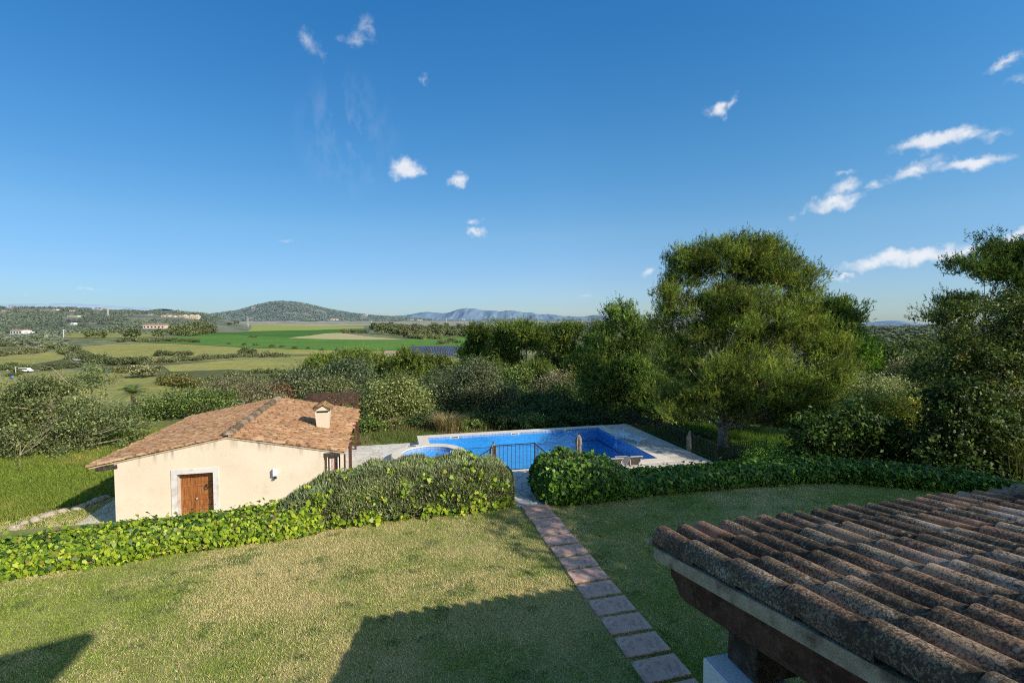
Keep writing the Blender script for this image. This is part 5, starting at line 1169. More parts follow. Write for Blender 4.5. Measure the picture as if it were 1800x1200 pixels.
med('shrub', 'large grey brown bush above the ridge of the pool house', 'bush', 425, 44, [(420, 690, 54, 27, 0), (380, 690, 40, 22, 0), (465, 700, 36, 20, 0)], 'brown', 161, trunk=.08)
med('shrub', 'small reddish brown bush above the chimney side of the roof', 'bush', 490, 46, [(490, 690, 16, 12, 0)], 'brown', 162, nlimb=3, tcol=(.75, .5, .45), nc=70)
med('olive_tree', 'soft grey olive tree above the pool house ridge', 'tree', 530, 50, [(530, 672, 34, 22, 0), (515, 690, 30, 20, 0)], 'olive', 163)
med('olive_tree', 'pale straw coloured olive beside the pergola boards', 'tree', 583, 43, [(585, 688, 34, 22, 0), (570, 700, 30, 16, 0)], 'olive', 164, tcol=(1.3, 1.2, 1.0))
med('olive_tree', 'tall blue grey olive left of the bare twigged pines', 'tree', 612, 58, [(615, 655, 34, 22, 0), (595, 675, 26, 18, 0)], 'olive', 165, tcol=(.85, .95, .95))
med('pine_tree', 'leftmost dark pine of the group beyond the pool', 'tree', 565, 76, [(562, 645, 20, 16, 0), (580, 640, 18, 14, 0), (550, 658, 18, 14, 0)], 'pine', 166, trunk=.15, nlimb=6)
med('pine_tree', 'bushy dark pine beside the barn roof', 'tree', 610, 80, [(610, 636, 28, 14, 0), (635, 634, 26, 14, 0), (590, 640, 20, 14, 0)], 'pine', 167, trunk=.15, nlimb=6)
med('pine_tree', 'half bare pine with grey twigs behind the pale green tree', 'tree', 665, 66, [(660, 645, 34, 18, 0), (650, 665, 30, 18, 0), (685, 640, 22, 16, 0)], 'pine', 168, trunk=.16, nlimb=26, bark='pale_bark', nc=250)
med('pine_tree', 'spreading pine in front of the solar panels', 'tree', 735, 62, [(725, 635, 34, 20, 0), (760, 645, 34, 22, 0), (700, 655, 26, 22, 0), (735, 665, 50, 24, 0), (790, 650, 24, 20, 0)], 'pine', 169, trunk=.17, nlimb=32, bark='pale_bark', nc=800)
med('fig_tree', 'rounded pale green tree behind the terrace left of the pool', 'tree', 695, 38, [(690, 705, 66, 42, 0), (650, 725, 36, 30, 0), (735, 725, 40, 32, 0), (700, 675, 30, 20, 0)], 'fig', 170, nc=480, trunk=.14)
med('olive_tree', 'tall silvery olive behind the left half of the pool', 'tree', 835, 41, [(830, 680, 48, 38, 0), (870, 700, 38, 36, 0), (800, 710, 34, 34, 0), (845, 655, 26, 20, 0), (780, 690, 20, 26, 0)], 'olive', 171, nc=520, trunk=.14)
med('shrub', 'dark green shrub mass behind the middle of the pool', 'bush', 960, 36.5, [(930, 735, 40, 22, 0), (975, 725, 46, 28, 0), (1015, 735, 36, 24, 0), (895, 740, 30, 18, 0)], 'dark', 172, nc=330)
med('shrub', 'dark shrub at the foot of the pines behind the right half of the pool', 'bush', 1080, 35, [(1060, 735, 44, 20, 0), (1110, 738, 50, 18, 0), (1165, 755, 40, 22, -2), (1215, 775, 40, 20, -5)], 'dark', 173, nc=330)
med('shrub', 'bare grey brown shrub between the tall pines and the dark bushes', 'bush', 975, 50, [(978, 672, 30, 22, 0), (955, 685, 20, 16, 0)], 'brown', 174, nlimb=20, bark='pale_bark', nc=130)
med('shrub', 'dark green bush under the silvery olive', 'bush', 770, 37.5, [(760, 738, 40, 14, 0), (830, 738, 44, 14, 0)], 'dark', 175, nc=160, tcol=(1.3, 1.3, 1.2))
med('shrub', 'yellow green bush on the slope below the tall pines', 'bush', 905, 52, [(905, 668, 34, 24, 0), (880, 690, 28, 20, 0)], 'broad', 176)
for i, (px, D, el, lb, nl_) in enumerate([
    (845, 72, [(842, 590, 24, 26, 0), (830, 625, 24, 26, 0), (855, 640, 24, 20, 0), (850, 572, 12, 10, 0)], 'leaning pine at the left end of the tall pine row, over the green field', 8),
    (882, 68, [(880, 585, 22, 18, 0), (885, 610, 28, 24, 0), (870, 635, 26, 20, 0), (900, 640, 20, 20, 0)], 'tall pine second from the left in the row beyond the pool', 8),
    (921, 66, [(918, 582, 30, 17, 0), (935, 600, 24, 16, 0), (905, 608, 20, 16, 0), (945, 585, 12, 12, 0)], 'tall pine with a bare white trunk under its crown', 16),
    (960, 74, [(958, 590, 22, 18, 0), (965, 620, 22, 22, 0), (950, 645, 22, 18, 0)], 'slim pine between the two pines with white trunks', 14),
    (993, 62, [(990, 590, 24, 18, 0), (1000, 615, 20, 16, 0), (1012, 585, 14, 16, 0), (975, 612, 14, 12, 0)], 'tall thin pine with a pale crooked trunk left of the dense dark pine', 22)]):
    med('pine_tree', lb, 'tree', px, D, el, 'pine', 180 + i, trunk=.2, nlimb=nl_, bark='pale_bark', lean=(.5, 0), topfrac=.93, nc=[700, 700, 620, 460, 400][i], tcol=(.8, .85, .8), group=None)
WOOD = [('broad', 'mid green', BRD), ('olive', 'dull grey green', OLV), ('dark', 'dark', DRK), ('pine', 'low dark pine', PINE)]
for i, (px, D, py, rx, ry, kd, lb) in enumerate([
    (640, 52, 690, 40, 26, 'olive', 'grey green tree between the pale round tree and the blue grey olive'), (770, 50, 690, 34, 30, 'dark', 'dark tree in the hollow between the fig and the silvery olive'),
    (900, 46, 705, 40, 30, 'dark', 'dark tree right of the silvery olive, low behind the pool'), (945, 44, 712, 42, 26, 'dark', 'dark leafy tree under the bare white trunks'),
    (1000, 44, 700, 40, 34, 'dark', 'dark tree left of the foot of the dense pine'), (870, 58, 660, 34, 24, 'pine', 'low pine filling the row under the leaning pine'),
    (830, 62, 650, 30, 22, 'dark', 'dark oak at the left foot of the tall pine row'), (940, 60, 655, 36, 22, 'pine', 'bushy low pine in the middle of the tall pine row'),
    (1020, 54, 650, 30, 40, 'pine', 'dark pine touching the left edge of the dense pine'), (720, 47, 690, 30, 24, 'olive', 'olive tree just behind the pale round tree'),
    (560, 58, 668, 36, 16, 'dark', 'dark low tree left of the blue grey olive'), (790, 56, 668, 34, 18, 'olive', 'olive tree below the spreading pine'),
    (1060, 60, 600, 26, 40, 'pine', 'tall pine behind the left shoulder of the dense pine'), (985, 66, 640, 26, 24, 'dark', 'dark oak between two slender pines')]):
    med('olive_tree' if kd == 'olive' else 'pine_tree' if kd == 'pine' else 'holm_oak', lb, 'tree', px, D, [(px, py, rx, ry, 0), (px - rx * .5, py + ry * .5, rx * .7, ry * .7, .5), (px + rx * .5, py + ry * .4, rx * .7, ry * .7, -.5), (px, py + ry * .9, rx * .9, ry * .6, 0)], kd, 220 + i, nlimb=6, tcol=(1.15, 1.15, 1.1) if kd == 'dark' else (.8, .85, .8), nc=330 if kd != 'pine' else 500)
for i, (px, D, py, rx, ry, kd, lb) in enumerate([(645, 33.5, 748, 24, 16, 'broad', 'low green bush at the left end of the rough grass strip'), (690, 34.5, 752, 30, 14, 'broad', 'low weedy bush below the pale round tree'), (742, 35, 745, 28, 16, 'dark', 'low dark bush left of the tawny grass clump'),
    (830, 34.5, 742, 32, 13, 'broad', 'low green bush right of the tawny grass clump'), (885, 34.5, 738, 32, 15, 'dark', 'low dark bush behind the second pool skimmer'), (935, 34, 740, 30, 12, 'broad', 'low green bush behind the middle of the far pool edge'), (990, 34, 738, 32, 14, 'dark', 'low dark bush behind the third pool skimmer')]):
    med('shrub', lb, 'bush', px, D, [(px, py, rx, ry, 0), (px - rx * .6, py + 3, rx * .6, ry * .8, 0), (px + rx * .6, py + 3, rx * .6, ry * .8, 0)], kd, 290 + i, nlimb=3, nc=120, cr=.3)
# a young palm down the slope
def palm(px, D, label, h, fl, seed):
    b = atd(px, 600, D); b[2] = gz(b[0], b[1]); rnd = np.random.RandomState(seed)
    t = thing('palm_tree', label, 'palm', tuple(b)); mb = MB(); mb.tube([(0, 0, -.2), (.05, 0, h * .5), (0, .05, h)], [.3, .24, .26], 8); mb.build('trunk', M['bark'], t)
    V = []; F = []; C = []
    for i in range(38):
        a = rnd.rand() * 2 * pi; el = rnd.uniform(-.5, 1.35); d = np.array([cos(a), sin(a), 0]); prev = None
        pts = [np.array([0, 0, h]) + d * fl * s * cos(el) + np.array([0, 0, 1]) * fl * (s * sin(el) - .45 * s * s) for s in np.linspace(0, 1, 6)]
        sd_ = np.array([-sin(a), cos(a), 0]); col = np.array([.12, .16, .05]) * rnd.uniform(.6, 1.3) if el > -.2 else np.array([.3, .24, .12])
        for p, q in zip(pts[:-1], pts[1:]):
            for k in range(4):
                m = p + (q - p) * k / 4
                for sg in (-1, 1):
                    e = m + sd_ * sg * fl * .22 + (q - p) * .5 - np.array([0, 0, fl * .06]); n = len(V); V += [m, m + (q - p) * .22, e]; F.append((n, n + 1, n + 2)); C.append(col)
    link('fronds', np_mesh('fronds', np.array(V), np.array(F), np.array(C)), M['leaf'], t)
    return t
palm(230, 62, 'young palm on the slope beyond the carob tree', 2.6, 2.2, 1)

# scrub filling the slope below the terrace, past counting
def scatter_clumps(name, label, P, R, nl, L, W, pal, seed, mat, hz=None, flat=.7, var=.25, tone=None):
    rnd = np.random.RandomState(seed); k = np.repeat(np.arange(len(P)), nl); n = len(k)
    d = unit(rnd.normal(size=(n, 3))); d[:, 2] = np.abs(d[:, 2]); p = P[k] + d * R[k][:, None] * np.array([1, 1, flat]) * (rnd.rand(n, 1) ** .35)
    nr = unit(d * .6 + np.array([.15, -.15, .7]) + unit(rnd.normal(size=(n, 3))) * .55)
    base = colmix(rnd, len(P), pal, None, var)
    if tone is not None: base = base * tone[:, None]
    c = base[k] * (1 + rnd.normal(size=(n, 1)) * .2).clip(.5, 1.6)
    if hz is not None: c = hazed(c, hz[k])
    return tag(link(name, leaves(name, p, nr, L[k] if hasattr(L, '__len__') else L, W[k] if hasattr(W, '__len__') else W, c, rnd), mat), label, 'vegetation', kind='stuff')
rnd = np.random.RandomState(300); P = []; R = []
while len(P) < 620:
    px = rnd.uniform(-120, 1900); D = 36 + 100 * rnd.rand() ** 1.3; q = atd(px, 600, D)
    if px < 330 and D > 70 or px < 420 and D > 95: continue
    if 1500 < px < 1700 and D > 60: continue
    P.append((q[0], q[1], gz(q[0], q[1]))); R.append(rnd.uniform(.8, 1.7) * (1 + D / 160))
P = np.array(P); R = np.array(R)
scatter_clumps('hillside_scrub', 'low mixed scrub covering the slope below the garden', P, R, 70, R * .16, R * .07, [(.085, .10, .042), (.12, .13, .06), (.055, .07, .026), (.15, .15, .07)], 301, M['leaf'])
# long grass on the bank left of the house and behind the terrace
def bank_col(u, v, rnd):
    n = fbm(u / 1.7, v / 1.7, 8, 3)[:, None]; r_ = rnd.rand(len(u), 1); c = np.array([.24, .31, .055]) * (.6 + .8 * r_) * (1.2 - .4 * n) + np.array([.22, .12, .06]) * np.clip(n - .5, 0, 1) * 2
    fl = rnd.rand(len(u)) < .012; c[fl] = (.6, .55, .06); return c
bankline = lambda u, v: v > 23.0 + (u + 13) * .85
g = grass_mesh('long_grass', 90000, (-24, -9.6, 17, 34), lambda u, v: H(u, v), bank_col, 9, .22, .035, lambda u, v, D: np.where(bankline(u, v), 1., 0.), None)
tag(link('long_grass', g, M['grass']), 'lush long grass on the bank beyond the rubble edging', 'grass', kind='stuff')
g = grass_mesh('grass', 60000, (-22, -9.5, 14, 27), lambda u, v: H(u, v), lawn_col, 19, .06, .022, lambda u, v, D: np.where(bankline(u, v), 0., 1.), None)
tag(link('grass', g, M['grass']), 'short grass beside the pool house below the rubble edging', 'grass', kind='stuff')
g = grass_mesh('long_grass', 60000, (-8, 24, 30.4, 38), lambda u, v: H(u, v), lambda u, v, r: np.where((fbm(u / 2, v / 2, 6, 3) > .5)[:, None], np.array([.28, .26, .12]), np.array([.17, .21, .06])) * (.6 + .8 * r.rand(len(u), 1)), 29, .24, .035)
tag(link('long_grass', g, M['grass']), 'rough grass on the slope behind the terrace and pool', 'grass', kind='stuff')
g = grass_mesh('long_grass', 40000, (16.0, 24, 16, 30), lambda u, v: H(u, v), lambda u, v, r: np.array([.13, .22, .035]) * (.6 + .8 * r.rand(len(u), 1)), 39, .25, .035)
tag(link('long_grass', g, M['grass']), 'bright grass behind the fence at the foot of the pine', 'grass', kind='stuff')
# rubble stones edging the bank
rw = ['palest', 'flat', 'rounded', 'tilted', 'broad', 'small', 'knobbly', 'long', 'squat', 'pointed', 'low', 'cracked', 'chunky', 'split']
sp = [(4, 945), (26, 927), (42, 918), (62, 913), (78, 905), (91, 902), (110, 897), (132, 893), (146, 888), (157, 884), (169, 880), (178, 876), (187, 873)]
for i, (px, py) in enumerate(sp):
    q = at(px, py, TZ + .05); r_ = np.random.RandomState(60 + i); bm = bmesh.new(); bmesh.ops.create_icosphere(bm, subdivisions=2, radius=.13 + .06 * r_.rand())
    for vtx in bm.verts: vtx.co *= 1 + .28 * (float(vnoise(vtx.co.x * 5 + i, vtx.co.y * 5 + vtx.co.z * 4, i)) - .5) * 2; vtx.co.z *= .75; vtx.co.x *= 1.25
    me = bpy.data.meshes.new('edging_stone'); bm.to_mesh(me); bm.free()
    o = link('edging_stone', me, M['rock'], None, (q[0], q[1], gz(q[0], q[1]) + .06)); o.rotation_euler = (0, 0, r_.rand() * 3)
    tag(o, '%s rubble stone, number %d along the grass bank edging from the left' % (rw[i], i + 1) if False else 'rubble stone, %s from the left edge in the row edging the grass bank' % (pos_words[i]), 'stone', 'rubble stones edging the bank')

# ---------------------------------------------------------------- the plain: hedgerow bushes, groves, houses
def far_proto(seed, kind):
    rnd = np.random.RandomState(seed)
    if kind == 'bush': E_ = [(0, 0, .42, .95, .95, .45), (.35, .1, .5, .6, .6, .45), (-.4, -.2, .42, .55, .6, .42)]
    elif kind == 'tree': E_ = [(0, 0, .95, .8, .8, .5), (.35, .15, .75, .6, .6, .5), (-.35, -.1, .8, .6, .6, .5), (0, 0, .45, .75, .75, .4)]
    else: E_ = [(0, 0, 1.25, .55, .55, .4), (.2, 0, .9, .75, .75, .45), (-.2, .1, .7, .7, .7, .45), (0, 0, .4, .7, .7, .4)]
    pal = [(.105, .118, .052), (.135, .143, .072), (.072, .085, .036), (.16, .155, .082)]
    me, _ = broad_crown('crown', seed, E_, 60, .22, 26, .17, .11, pal, None, 3.0, .5, .0, 4, .22, .8); return me
FPR = {k: [far_proto(700 + 10 * i + j, k) for j in range(3)] for i, k in enumerate(('bush', 'tree', 'tall'))}
FC = [0]
def far_plant(px, py, rpx, hpx, label, cat='bush', group=None, kind='bush', col=(1, 1, 1), name=None):
    q = ground(px, py); x, D = camxd(q[0], q[1]); FC[0] += 1; rnd = random.Random(FC[0]); k = D / FOC
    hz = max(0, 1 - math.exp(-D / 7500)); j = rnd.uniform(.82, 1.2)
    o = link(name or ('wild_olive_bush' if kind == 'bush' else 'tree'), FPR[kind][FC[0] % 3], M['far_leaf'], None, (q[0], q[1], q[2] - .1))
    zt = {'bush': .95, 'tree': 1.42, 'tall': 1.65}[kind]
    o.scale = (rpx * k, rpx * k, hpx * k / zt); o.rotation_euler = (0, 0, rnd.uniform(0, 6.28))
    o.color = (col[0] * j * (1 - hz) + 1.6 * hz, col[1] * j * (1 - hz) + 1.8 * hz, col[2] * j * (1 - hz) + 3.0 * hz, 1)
    return tag(o, label, cat, group)
def row(pts, n, r, h, label, group, kind='bush', col=(1, 1, 1), jy=1.0, cat='bush', seed=1):
    rnd = random.Random(seed); P = np.array(pts, float); S = np.concatenate([[0], np.cumsum(np.hypot(np.diff(P[:, 0]), np.diff(P[:, 1])))])
    for i in range(n):
        s = S[-1] * (i + .5 + rnd.uniform(-.3, .3)) / n; px = np.interp(s, S, P[:, 0]); py = np.interp(s, S, P[:, 1]) + rnd.uniform(-jy, jy); t = s / S[-1]
        rr_ = (r[0] + (r[1] - r[0]) * t) * rnd.uniform(.75, 1.3); hh = (h[0] + (h[1] - h[0]) * t) * rnd.uniform(.75, 1.25)
        far_plant(px, py, rr_, hh, label, cat, group, kind, col)
DK = (.72, .78, .72)
row([(112, 609), (128, 617), (146, 629), (160, 637)], 9, (7, 12), (7, 12), 'dark bush in the hedgerow along the lane', 'bushes along the lane', col=DK, seed=2)
row([(164, 636), (200, 641), (240, 640), (262, 638)], 9, (13, 11), (14, 11), 'dark bush in the thick hedgerow where the lane turns', 'bushes where the lane turns', col=DK, seed=3)
row([(250, 641), (300, 636), (360, 632), (420, 628), (470, 626.5), (512, 626)], 24, (9, 7), (10, 7), 'grey green bush in the hedgerow between the two yellow fields', 'bushes between the yellow fields', seed=4)
row([(280, 626), (300, 625), (335, 626)], 5, (12, 12), (9, 7), 'dark low clump standing in the yellow field', 'clump in the yellow field', col=DK, seed=5)
row([(420, 622), (432, 621), (450, 622)], 3, (10, 9), (10, 9), 'round dark clump near the right end of the yellow field', 'clump at the right of the yellow field', col=DK, seed=6)
row([(96, 612), (112, 622), (128, 634)], 4, (10, 13), (9, 12), 'bush on the left verge of the lane', 'bushes left of the lane', col=(.9, .95, .85), seed=7)
row([(0, 626), (20, 623), (45, 622), (75, 619)], 8, (11, 10), (10, 9), 'grey olive bush in the belt left of the lane', 'olive belt left of the lane', col=(1.1, 1.08, 1.05), seed=8)
row([(0, 609), (30, 607), (50, 604)], 6, (10, 9), (8, 7), 'bush beside the sandy track at far left', 'bushes by the sandy track', col=(1.0, 1.0, .9), seed=9)
row([(60, 607), (78, 606), (90, 612)], 6, (9, 9), (8, 8), 'olive green bush between the sandy track and the lane', 'bushes between track and lane', col=(1.05, 1.05, .85), seed=10)
row([(0, 597), (25, 596), (60, 597), (72, 595)], 9, (9, 7), (6, 6), 'green bush in front of the white farmhouse', 'bushes before the white farmhouse', col=(.95, 1, .9), seed=11)
row([(5, 650), (25, 647), (50, 650)], 3, (12, 12), (9, 10), 'rounded bush at the edge of the near pasture', 'bushes at the near pasture edge', col=(.85, .95, .8), seed=12)
row([(85, 650), (105, 648), (130, 646)], 4, (14, 14), (9, 9), 'dark bush along the fence of the near pasture', 'bushes along the pasture fence', col=DK, seed=13)
row([(212, 601), (240, 600), (270, 600.5), (300, 600), (330, 601), (352, 601.5)], 12, (8, 8), (6, 8), 'bush in the hedgerow below the pink villa', 'bushes below the pink villa', col=(.9, .92, .85), seed=14)
for px, lb in ((158, 'left conical tree in the row before the villa'), (179, 'middle conical tree in the row before the villa'), (232, 'largest rounded tree in the row before the villa'), (279, 'rightmost rounded tree in the row before the villa')):
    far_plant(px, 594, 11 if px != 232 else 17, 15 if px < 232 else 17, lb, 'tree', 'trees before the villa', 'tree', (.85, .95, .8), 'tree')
row([(180, 583), (215, 582), (250, 584), (285, 587)], 8, (8, 8), (5, 5), 'bush in the garden belt around the pink villa', 'garden bushes at the villa', col=(.95, .98, .85), seed=15)
row([(300, 588), (315, 590), (335, 590), (355, 588.5), (374, 586)], 9, (10, 9), (18, 13), 'tree of the small dense grove right of the villa', 'grove right of the villa', 'tall', (.85, .92, .78), cat='tree', seed=16)
row([(318, 588), (345, 587), (365, 585)], 6, (11, 10), (21, 18), 'taller tree at the back of the grove right of the villa', 'back of the grove', 'tall', (.75, .85, .7), cat='tree', seed=17)
row([(395, 605), (440, 607.5), (480, 610), (540, 614), (560, 615.5), (615, 617), (650, 617.5)], 11, (4.5, 3.5), (5, 4), 'single small bush on the edge of the big green field', 'bushes on the green field edge', col=DK, seed=18)
row([(437, 592), (447, 592.5), (455, 593)], 3, (3.5, 4), (3, 3), 'brown dry bush in the middle of the green field', 'dry bushes in the green field', col=(.8, .55, .5), seed=19)
row([(660, 585), (690, 590), (720, 593), (745, 593.5), (780, 592), (815, 591), (840, 592)], 18, (9, 11), (14, 15), 'tree at the front of the wood beyond the green field', 'front of the far wood', 'tree', (.92, .95, .85), cat='tree', seed=20)
row([(655, 578), (690, 581), (730, 584), (780, 584), (840, 584)], 26, (9, 10), (12, 13), 'tree inside the wood beyond the green field', 'inner trees of the far wood', 'tall', (.88, .9, .82), cat='tree', jy=2, seed=21)
row([(715, 595), (735, 595.5), (765, 595), (775, 596)], 8, (7, 8), (7, 7), 'pale bush along the edge of the wood', 'bushes at the wood edge', col=(1.15, 1.1, 1.05), seed=22)
row([(770, 603.5), (785, 604), (795, 602), (808, 603)], 5, (7, 7), (9, 7), 'round bush of the cluster by the right end of the green field', 'cluster at the green field end', col=(.85, .9, .8), seed=23)
row([(598, 585), (606, 585.5), (640, 584), (648, 585)], 5, (6, 6), (6, 6), 'bush beside the tan strip in the green field', 'bushes by the tan strip', col=(.85, .9, .8), seed=24)
row([(400, 570.5), (412, 569.5), (423, 569)], 3, (4.5, 3), (6, 4), 'dark tree in front of the wooded hill', 'trees at the hill foot', 'tree', DK, cat='tree', seed=25)
far_plant(255, 664, 26, 26, 'big pale grey wild olive in front of the hedgerow corner', 'tree', None, 'tree', (1.45, 1.35, 1.35), 'wild_olive_tree')
row([(285, 672), (305, 676), (325, 680), (345, 682)], 6, (17, 16), (15, 14), 'brown green bush in the clump right of the grey wild olive', 'brown clump near the pasture', col=(1.05, .9, .6), seed=26)
row([(185, 652), (210, 654), (228, 655)], 4, (13, 12), (9, 9), 'olive brown bush between the lane hedgerow and the pasture', 'bushes above the pasture', col=(1, .9, .6), seed=27)
row([(300, 668), (360, 672), (420, 668), (480, 660), (540, 655)], 30, (13, 13), (8, 9), 'low bush on the shaded scrub meadow above the roof', 'bushes on the scrub meadow', col=(.8, .88, .7), jy=8, seed=28)
row([(20, 664), (32, 656)], 2, (9, 9), (8, 8), 'bush beside the scrap yard at far left', 'bushes at the scrap yard', col=(.8, .8, .6), seed=29)
# the wooded ridge, hill and far belt: thousands of crowns, no longer countable
HOUSES = [(28, 587, 36), (270, 577.5, 40), (127, 571, 16), (127, 557, 26), (19, 539.5, 10), (96, 545.5, 9), (126, 548, 9), (172, 543.5, 14), (290, 557, 14), (310, 557.5, 16), (335, 560.5, 28), (262, 554, 8), (6, 547, 6), (445, 541.5, 7), (587, 563, 12), (641, 555, 7), (441, 561, 10), (724, 562.5, 5), (738, 563.5, 8), (792, 559.5, 6), (815, 562, 6), (1605, 593, 8)]
def clear_of_houses(px, py, k):
    for hx, hy, w in HOUSES: k &= ~((np.abs(px - hx) < w * .6 + 2) & (py > hy - 1) & (py < hy + 5.5))
    return k
def forest(name, label, n, pxr, dr, seed, R0, pal, keep=None, nl=13, tone=True):
    rnd = np.random.RandomState(seed); m = n * 3
    px = rnd.uniform(pxr[0], pxr[1], m); D = dr[0] * (dr[1] / dr[0]) ** rnd.rand(m); x = (px - 900) / FOC * D
    u = x * cos(YAW) + D * sin(YAW); v = -x * sin(YAW) + D * cos(YAW); z = H(u, v)
    k = np.ones(m, bool)
    if keep is not None: k = keep(px, D, u, v, z, rnd)
    k = clear_of_houses(px, 562 - (z - CAMZ) / D * FOC, np.array(k))
    u, v, z, D = [q[k][:n] for q in (u, v, z, D)]; R = R0 * (.6 + .9 * rnd.rand(len(u)))
    tn = .75 + .45 * np.clip((fbm(u / 130, v / 130, seed, 3) - .3) / .4, 0, 1)
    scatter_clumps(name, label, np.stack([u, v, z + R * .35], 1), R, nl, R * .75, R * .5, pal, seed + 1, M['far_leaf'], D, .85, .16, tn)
FPAL = [(.068, .082, .032), (.082, .094, .038), (.054, .068, .027), (.105, .108, .048)]
def keep_ridge(px, D, u, v, z, rnd):
    py = 562 - (z - CAMZ) / D * FOC; n = fbm(u / 70, v / 45, 91, 3)
    return (n > .40) & ~((px > 380) & (py > 562)) & ~((px > 225) & (px < 345) & (py > 556) & (py < 562) & (n < .6))
forest('ridge_wood', 'distant wood covering the low ridge at left', 9500, (-140, 520), (800, 1560), 401, 3.3, FPAL, keep_ridge)
forest('hill_wood', 'wood covering the distant cone shaped hill', 9500, (300, 760), (2450, 3350), 411, 5.4, FPAL, lambda px, D, u, v, z, r: (z > -2 + 8 * (fbm(u / 80, v / 80, 5, 2) - .5)) & (fbm(u / 50, v / 50, 92, 3) > .36))
forest('plain_wood', 'distant belts of trees on the plain before the mountains', 4200, (560, 1120), (900, 7000), 421, 8, FPAL, lambda px, D, u, v, z, r: (fbm(px / 38, np.log(D) * 7, 93, 3) > .47) & ~((px < 830) & (D < 3300)) & ~((px < 830) & (D < 1150)))
forest('plain_wood', 'wooded plain seen through the gap at right', 4200, (1440, 1830), (330, 3200), 431, 5.0, FPAL, None)
forest('plain_scrub', 'scattered scrub between the farms on the left of the plain', 900, (-120, 330), (380, 820), 441, 3.0, [(.10, .115, .06), (.13, .14, .08), (.08, .095, .045)], lambda px, D, u, v, z, r: (fbm(u / 45, v / 30, 94, 3) > .52) & ~((px > 120) & (D < 720)))

# farm buildings
def farmhouse(name, label, px, py, wpx, hpx, wall, roofc, group=None, rz=None, deep=.6, flat=False, win=3, cat='house', extra=None):
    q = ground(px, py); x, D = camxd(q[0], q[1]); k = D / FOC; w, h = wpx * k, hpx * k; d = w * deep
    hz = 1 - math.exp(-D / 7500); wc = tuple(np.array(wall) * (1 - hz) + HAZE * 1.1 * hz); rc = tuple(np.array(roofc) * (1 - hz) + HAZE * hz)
    mk = lambda n, c: noisy(n, tuple(t * .92 for t in c), c, .5, .9, bmp=0)
    t = thing(name, label, cat, (q[0], q[1], q[2] - .2), rz if rz is not None else -YAW + radians(random.Random(px).uniform(-14, 8)), group)
    hw = h * (.72 if not flat else 1)
    mb = MB(); mb.box(-w / 2, w / 2, 0, d, -1.5, hw)
    if extra: mb.box(w / 2, w / 2 + w * extra, d * .2, d * .9, -1.5, hw * .72)
    mb.build('wall', mk(name + '_wall', wc), t)
    mb = MB(); o = .02 * w
    if flat: mb.box(-w / 2 - o, w / 2 + o, -o, d + o, hw, hw + h * .08)
    else: mb.extrude([(-o, hw), (d / 2, hw + h * .28), (d + o, hw)], 0, -w / 2 - o, w / 2 + o)
    mb.build('roof', mk(name + '_roof', rc), t)
    for i in range(win):
        x0 = -w / 2 + w * (i + .5) / win; f = MB().box(x0 - w * .06 / max(1, win / 4), x0 + w * .06 / max(1, win / 4), -.06 * k * 4, .0, hw * .3, hw * .72).build('window', M['glass'], t)
    return t
WH, CR, PK, TC = (.78, .78, .76), (.66, .58, .46), (.70, .55, .46), (.46, .25, .16)
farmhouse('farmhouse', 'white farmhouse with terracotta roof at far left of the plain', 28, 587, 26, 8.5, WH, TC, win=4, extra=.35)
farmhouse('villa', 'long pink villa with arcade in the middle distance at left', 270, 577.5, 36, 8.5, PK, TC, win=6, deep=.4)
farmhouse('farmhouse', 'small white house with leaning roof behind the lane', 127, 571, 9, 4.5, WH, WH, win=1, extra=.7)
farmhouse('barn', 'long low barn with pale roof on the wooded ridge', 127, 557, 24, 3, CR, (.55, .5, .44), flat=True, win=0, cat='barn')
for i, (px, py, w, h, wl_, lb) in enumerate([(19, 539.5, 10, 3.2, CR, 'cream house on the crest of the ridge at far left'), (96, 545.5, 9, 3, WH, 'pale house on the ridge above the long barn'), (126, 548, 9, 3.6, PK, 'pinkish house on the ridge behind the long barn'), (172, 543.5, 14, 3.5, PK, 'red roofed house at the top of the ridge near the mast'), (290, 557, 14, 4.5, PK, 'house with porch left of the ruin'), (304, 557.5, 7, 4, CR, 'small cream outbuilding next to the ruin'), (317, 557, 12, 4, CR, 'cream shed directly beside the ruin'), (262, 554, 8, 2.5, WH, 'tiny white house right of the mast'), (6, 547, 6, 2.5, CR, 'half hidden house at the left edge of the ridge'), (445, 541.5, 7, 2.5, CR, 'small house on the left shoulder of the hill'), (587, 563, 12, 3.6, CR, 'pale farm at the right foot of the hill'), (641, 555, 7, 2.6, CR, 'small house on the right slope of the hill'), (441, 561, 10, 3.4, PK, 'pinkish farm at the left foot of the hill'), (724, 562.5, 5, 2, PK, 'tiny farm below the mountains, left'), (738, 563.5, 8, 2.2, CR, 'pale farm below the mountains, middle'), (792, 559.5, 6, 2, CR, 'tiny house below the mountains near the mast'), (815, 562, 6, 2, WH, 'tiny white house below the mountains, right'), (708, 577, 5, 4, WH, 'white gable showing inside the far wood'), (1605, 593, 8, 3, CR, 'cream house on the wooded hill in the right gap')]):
    farmhouse('farmhouse', lb, px, py, w, h, wl_, TC, win=2 if w > 8 else 1)
